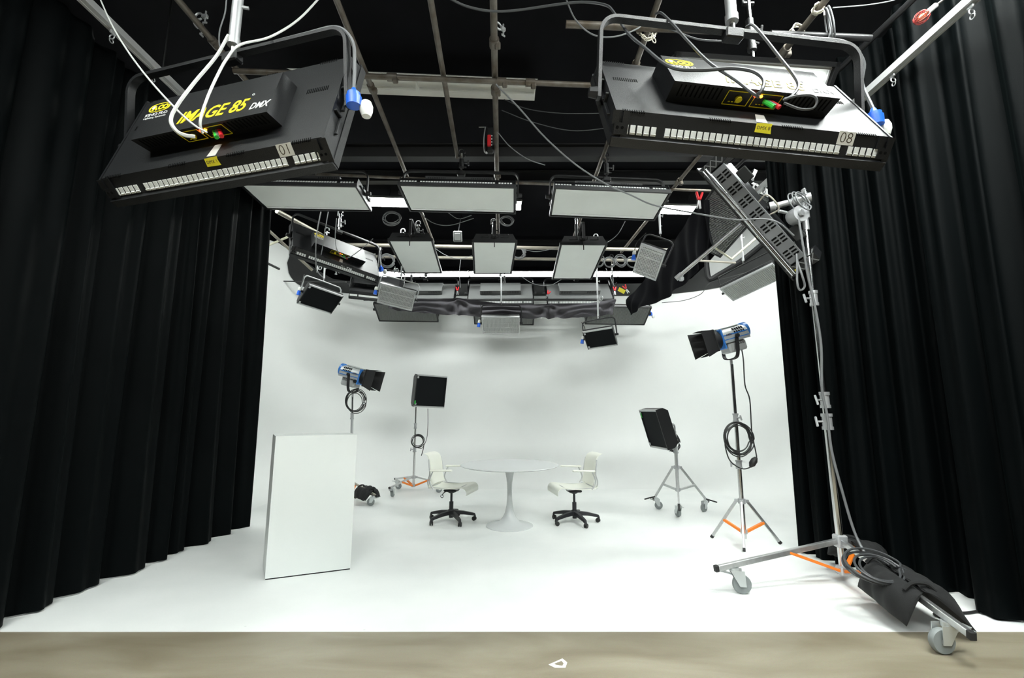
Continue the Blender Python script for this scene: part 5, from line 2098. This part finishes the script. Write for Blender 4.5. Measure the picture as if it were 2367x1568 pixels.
# ------------------------------------------------------------------ cables in the grid
cable('white cable sweeping from the ceiling down to the back of fixture 01', [at(745, -12, 2.7), at(690, 45, 2.45), at(625, 85, 2.2), at(556, 103, 2.0), at(525, 135, 1.9), at(500, 180, 1.86), at(478, 230, 1.84), at(463, 280, 1.83), at(468, 308, 1.86)], 0.006, 'cable_white')
cable('thick white cable hanging in a loop in front of fixture 01', [at(527, 82, 2.2), at(500, 130, 2.0), at(450, 190, 1.9), at(412, 240, 1.82), at(395, 275, 1.80), at(405, 300, 1.80), at(425, 312, 1.83), at(450, 316, 1.86)], 0.008, 'cable_white')
cable('thin white data cable slanting from the curtain track to fixture 01', [at(228, -10, 2.6), at(260, 60, 2.4), at(300, 125, 2.2), at(350, 190, 2.0), at(410, 255, 1.86), at(450, 290, 1.84), at(478, 306, 1.84)], 0.0045, 'cable_white')
cable('thin cord beside the drop pole of fixture 01', [at(524, -8, 2.4), at(520, 30, 2.4), at(508, 70, 2.35), at(507, 100, 2.3), at(512, 115, 2.25)], 0.004, 'cable_grey')
cable('pair of grey cables sagging across the ceiling toward fixture 08', [at(1030, -8, 2.6), at(1080, 15, 2.6), at(1140, 26, 2.6), at(1200, 23, 2.6), at(1290, 10, 2.55), at(1350, 5, 2.5), at(1400, 12, 2.4), at(1420, 30, 2.3), at(1450, 75, 2.1), at(1490, 110, 1.98), at(1550, 155, 1.86), at(1620, 162, 1.82), at(1690, 158, 1.78), at(1740, 165, 1.74), at(1765, 185, 1.70), at(1760, 210, 1.68), at(1748, 220, 1.70)], 0.0075, 'cable_dark')
cable('grey cable looping over the yoke of fixture 08 to its control panel', [at(1516, 32, 2.25), at(1528, 30, 2.15), at(1555, 55, 2.05), at(1590, 95, 1.95), at(1640, 145, 1.85), at(1700, 185, 1.75), at(1735, 212, 1.70), at(1755, 225, 1.70)], 0.0065, 'cable_dark')
cable('grey cable dropping from the yoke clamp of fixture 08 to its far connectors', [at(1725, 62, 2.1), at(1740, 58, 2.05), at(1765, 85, 1.95), at(1800, 130, 1.85), at(1835, 175, 1.75), at(1845, 200, 1.72), at(1830, 222, 1.70), at(1812, 230, 1.70)], 0.0065, 'cable_dark')
cable('short cable bunch curling at the connectors of fixture 08', [at(1810, 232, 1.70), at(1840, 222, 1.68), at(1875, 220, 1.66), at(1888, 232, 1.66), at(1880, 250, 1.67), at(1850, 252, 1.68), at(1812, 238, 1.70)], 0.005, 'cable_dark')
cable('grey cable sagging in a wide curve below the short dusty pipe', [at(1306, -8, 3.2), at(1330, 45, 3.2), at(1370, 80, 3.2), at(1420, 85, 3.2), at(1470, 68, 3.2), at(1488, 52, 3.2)], 0.006, 'cable_grey')
cable('grey cable swinging behind the yoke of fixture 08', [at(1535, 62, 2.8), at(1580, 80, 2.8), at(1620, 92, 2.8), at(1675, 95, 2.8)], 0.006, 'cable_dark')
cable('long grey cable slanting from the centre pipe across a wide soft panel', [at(1146, 195, 3.9), at(1200, 250, 4.0), at(1260, 318, 4.1), at(1330, 380, 4.3), at(1400, 425, 4.5), at(1460, 452, 4.6), at(1510, 474, 4.5), at(1600, 492, 4.3), at(1700, 508, 4.05), at(1760, 506, 3.95), at(1800, 515, 3.9), at(1835, 545, 3.95)], 0.008, 'cable_grey')
cable('thin dark cable drooping between the centre pipe and fixture 08', [at(1165, 230, 4.3), at(1220, 252, 4.2), at(1300, 262, 4.1), at(1400, 262, 4.0)], 0.004, 'cable_dark')
cable('second thin dark cable drooping lower toward fixture 08', [at(1160, 255, 4.3), at(1230, 282, 4.2), at(1320, 302, 4.1), at(1410, 296, 4.0)], 0.004, 'cable_dark')
cable('thin cable curving down beside the red socket block', [at(1150, 305, 4.6), at(1180, 340, 4.6), at(1220, 368, 4.6), at(1260, 382, 4.6)], 0.005, 'cable_grey')
cable('pale wire crossing the ceiling near the red caged lamp', [at(1925, 18, 3.3), at(2000, 12, 3.3), at(2060, 2, 3.3), at(2090, -10, 3.3)], 0.005, 'cable_grey')
coil('grey cables looped over the rope-tied pipe', at(1918, 55, 3.3), 0.10, (1, -0.6, 0.1), 4, r=0.006, m='cable_grey', seed=6, squash=1.3)
coil('dark cable coil hung between two wide soft panels', at(907, 505, 6.6), 0.13, (0.1, -1, 0.4), 5, r=0.006, m='cable_grey', seed=21)
coil('grey cable coil hung on the centre pipe behind the wide soft panel', at(1172, 512, 6.6), 0.09, (0.1, -1, 0.4), 5, r=0.006, m='cable_grey', seed=22)
coil('pale cable coil hung on the far cross pipe beside the middle narrow soft panel', at(1199, 585, 8.8), 0.12, (0.1, -1, 0.1), 6, r=0.008, m='cable_grey', seed=23)
coil('pale cable coil under the yoke of the T38 fixture', at(893, 603, 8.8), 0.14, (0.3, -1, 0.1), 5, r=0.01, m='cable_grey', seed=24)
for i, (x, l) in enumerate(((1383, 'pale cable coil hung against the edge of a narrow soft panel'), (1409, 'round pale cable coil on the far cross pipe, middle of three'), (1434, 'pale cable coil on the far cross pipe, next to the upright silver lamp'), (1462, 'larger pale cable coil tucked behind the upright silver lamp'))):
    coil(l, at(x, 604 + (3 if i % 2 else 0), 8.9), 0.115, (0.1, -1, 0.1), 5, r=0.008, m='cable_grey', seed=30 + i)
for lab, pts in (('pale cable swooping between the first and middle narrow soft panels', [(1002, 572), (1030, 590), (1060, 598), (1090, 592)]),
                 ('pale cable hanging from that swoop down to the cloth', [(1065, 600), (1062, 630), (1064, 665)]),
                 ('pale cable swooping between the middle narrow soft panel and the coils', [(1203, 575), (1240, 582), (1290, 573)]),
                 ('grey cable bowing beneath the middle narrow soft panel', [(1190, 628), (1230, 655), (1270, 660), (1300, 645)]),
                 ('grey cables slanting down past the cable coils', [(1400, 620), (1412, 645), (1420, 662)]),
                 ('thin cable rising from a wide soft panel to the lamp beside the cloth', [(1445, 512), (1425, 545), (1395, 566)]),
                 ('thin grey cable bowed above the first narrow soft panel', [(968, 490), (1000, 515), (1040, 521), (1095, 505)]),
                 ('second thin grey cable bowed above the middle narrow soft panel', [(1036, 492), (1060, 506), (1090, 498)])):
    cable(lab, [at(x, y, 8.3 if y > 560 else 6.6) for x, y in pts], 0.006, 'cable_grey')
cable('grey cable hanging down past the back of the T38 fixture', [at(742, 490, 6.2), at(734, 530, 6.2), at(730, 570, 6.2), at(731, 620, 6.4), at(737, 632, 6.6), at(745, 640, 7.0)], 0.008, 'cable_grey')
cable('second grey cord hanging over the back of the T38 fixture', [at(759, 490, 6.2), at(752, 530, 6.2), at(746, 570, 6.3), at(742, 590, 6.4)], 0.006, 'cable_grey')
cable('cable looping under the ballast box of the T38 fixture', [at(778, 505, 6.3), at(775, 550, 6.3), at(780, 580, 6.2), at(800, 597, 6.2), at(830, 580, 6.3), at(862, 552, 6.4)], 0.006, 'cable_grey')
cable('thin cable running along the white wall under the dark band', [at(1530, 700, 9.2), at(1580, 695, 9.0), at(1620, 680, 8.6), at(1640, 655, 8.2), at(1690, 640, 7.6), at(1745, 625, 7.0)], 0.006, 'cable_black')

# ------------------------------------------------------------------ grid hardware
# chain looped over a pipe
def chain():
    c = atz(1494, 75, 4.56)
    T = thing('chain', 'pale chain bunched round the ceiling pipe behind the yoke of fixture 08', 'chain', c)
    rn = random.Random(4)
    path = smooth_path([(-0.07, 0.02, 0.03), (-0.06, -0.04, -0.05), (-0.02, -0.05, -0.11), (0.02, -0.05, -0.10), (0.06, -0.04, -0.05), (0.065, -0.02, 0.03), (0.02, -0.05, -0.03), (0.05, -0.05, -0.14)], 3)
    for i in range(len(path) - 1):
        p = (path[i] + path[i + 1]) / 2
        d = (path[i + 1] - path[i]).normalized()
        a, b = frame_of(d)
        s = a if i % 2 else b
        g = G()
        pts = []
        for k in range(12):
            t = 2 * PI * k / 12
            pts.append(p + d * (0.024 * math.cos(t)) + s * (0.013 * math.sin(t)))
        g.tube(pts, 0.0045, 5, closed=True)
        g.build('link', 'rope', T)


chain()
for lab, px, py, Y, r in (('pale rope knotted round the ceiling pipe above the bright end of fixture 08', 1843, 72, 4.58, 0.05), ('short pale rope tie on the ceiling pipe, above the knotted rope', 1891, 20, 4.58, 0.035)):
    c = atz(px, py, Y)
    g = G()
    rn = random.Random(px)
    pts = []
    for k in range(26):
        a = 2 * PI * k / 6.3
        pts.append(c + V((r * math.cos(a) * rn.uniform(0.8, 1.2), rn.uniform(-0.03, 0.03), r * math.sin(a) * rn.uniform(0.8, 1.2))))
    pts += [c + V((0.03, -0.02, -0.05)), c + V((0.02, -0.03, -0.09))]
    g.tube(smooth_path(pts, 3), 0.006, 5)
    g.own('rope', 'rope', lab, 'rope', origin=c)


def red_lamp():
    c = at(2130, 40, 3.1)
    T = thing('caged_lamp', 'small red caged lamp with a white socket by the curtain track', 'lamp', c, Matrix.Rotation(0.9, 3, 'Y') @ Matrix.Rotation(0.3, 3, 'X'))
    g = G()
    for k in range(6):
        a = PI * k / 6
        g.tube([V((0.045 * math.cos(a) * math.sin(t), 0.045 * math.sin(a) * math.sin(t), 0.055 * math.cos(t))) for t in [2 * PI * i / 16 for i in range(16)]], 0.003, 4, closed=True)
    g.torus((0, 0, 0), 0.046, 0.003, (0, 0, 1), 16, 4)
    g.build('cage', 'dark_red', T)
    g = G()
    g.lathe([(0.0, -0.035), (0.02, -0.025), (0.028, 0.0), (0.015, 0.03), (0.012, 0.045)], 14)
    g.build('bulb', 'amber', T)
    g = G()
    g.cyl((0, 0, 0.045), (0, 0, 0.12), 0.02, n=12)
    g.build('socket', 'white_plastic', T)
    g = G()
    g.tube(smooth_path([(0, 0, 0.12), (0.01, 0, 0.22), (0.05, 0.02, 0.4)], 4), 0.008, 6)
    g.build('cord', 'steel_pipe', T)


red_lamp()


def socket_block():
    c = at(1133, 325, 5.2)
    T = thing('socket_block', 'dark socket block with a red insert strapped to the centre ceiling pipe', 'socket block', c)
    g = G()
    g.box((0, 0, 0), (0.10, 0.08, 0.34), bev=0.02)
    g.build('case', 'fixture_box', T)
    g = G()
    g.box((-0.01, -0.042, -0.03), (0.045, 0.012, 0.16), bev=0.008)
    g.build('insert', 'red', T)
    for k in range(4):
        g = G()
        g.box((0.022, -0.05, 0.03 - 0.04 * k), (0.014, 0.01, 0.016), bev=0.002)
        g.build('terminal', 'white_plastic', T)
    g = G()
    g.tube(smooth_path([(-0.06, -0.03, 0.16), (-0.075, -0.04, 0.0), (-0.07, -0.05, -0.16), (-0.04, -0.04, -0.2)], 5), 0.008, 6)
    g.tube([(-0.14, -0.03, 0.16), (-0.05, -0.03, 0.16)], 0.006, 6)
    g.build('bracket', 'cast', T)
    g = G()
    g.tube(smooth_path([(0.03, 0, 0.15), (0.09, 0, 0.35), (0.04, 0, 0.6), (0.0, 0.0, 0.9)], 5), 0.01, 6)
    g.build('cord', 'cable_black', T)


socket_block()

c = at(1058, 547, 7.9)
T = thing('smoke_detector', 'small white box with a lens fixed to the black ceiling beyond the soft panels', 'detector', c, axes((1, 0, 0), (0, -0.85, -0.5)))
g = G()
g.box((0, 0, 0), (0.16, 0.20, 0.05), bev=0.015)
g.build('case', 'grey_enamel', T)
g = G()
g.box((0, 0, 0.026), (0.10, 0.13, 0.01), bev=0.004)
g.build('cover', 'lamp_silver', T)
g = G()
g.cyl((0, 0.02, -0.02), (0, 0.35, -0.9), 0.01, n=6)
g.build('stem', 'dark_pipe', T)

# pipe clamps here and there on the grid
for i, (px, py, Y, lab) in enumerate(((460, 38, 3.4, 'small pale clamp on the ceiling pipe above fixture 01'), (1152, 60, 3.5, 'silver eye bolt on the centre ceiling pipe'), (455, 55, 3.45, 'cast coupler on the ceiling pipe above fixture 01, lower one'),
                                      (1390, 690, 7.0, 'pale clamp on the drop pole over the lowest black panel'), (740, 620, 7.5, 'silver clamp over the hanging black panel by the dark patch'), (785, 627, 7.6, 'silver clamp end below the T38 fixture'),
                                      (918, 625, 7.7, 'silver pipe grip above the tilted silver lamp'))):
    c = at(px, py, Y)
    T = thing('pipe_clamp', lab, 'clamp', c, Matrix.Rotation(i * 0.7, 3, 'Z'))
    g = G()
    g.tube([V((0.03 * math.cos(a), 0, 0.03 * math.sin(a))) for a in [0.4 + 5.2 * k / 12 for k in range(13)]], 0.009, 6)
    g.box((0.05, 0, 0), (0.05, 0.03, 0.035), bev=0.006)
    g.build('jaw', 'cast', T)
    g = G()
    g.cyl((0.055, 0, -0.05), (0.055, 0, 0.05), 0.007, n=8)
    g.box((0.055, 0, -0.06), (0.04, 0.01, 0.018), bev=0.003)
    g.build('wing_bolt', 'cast', T)
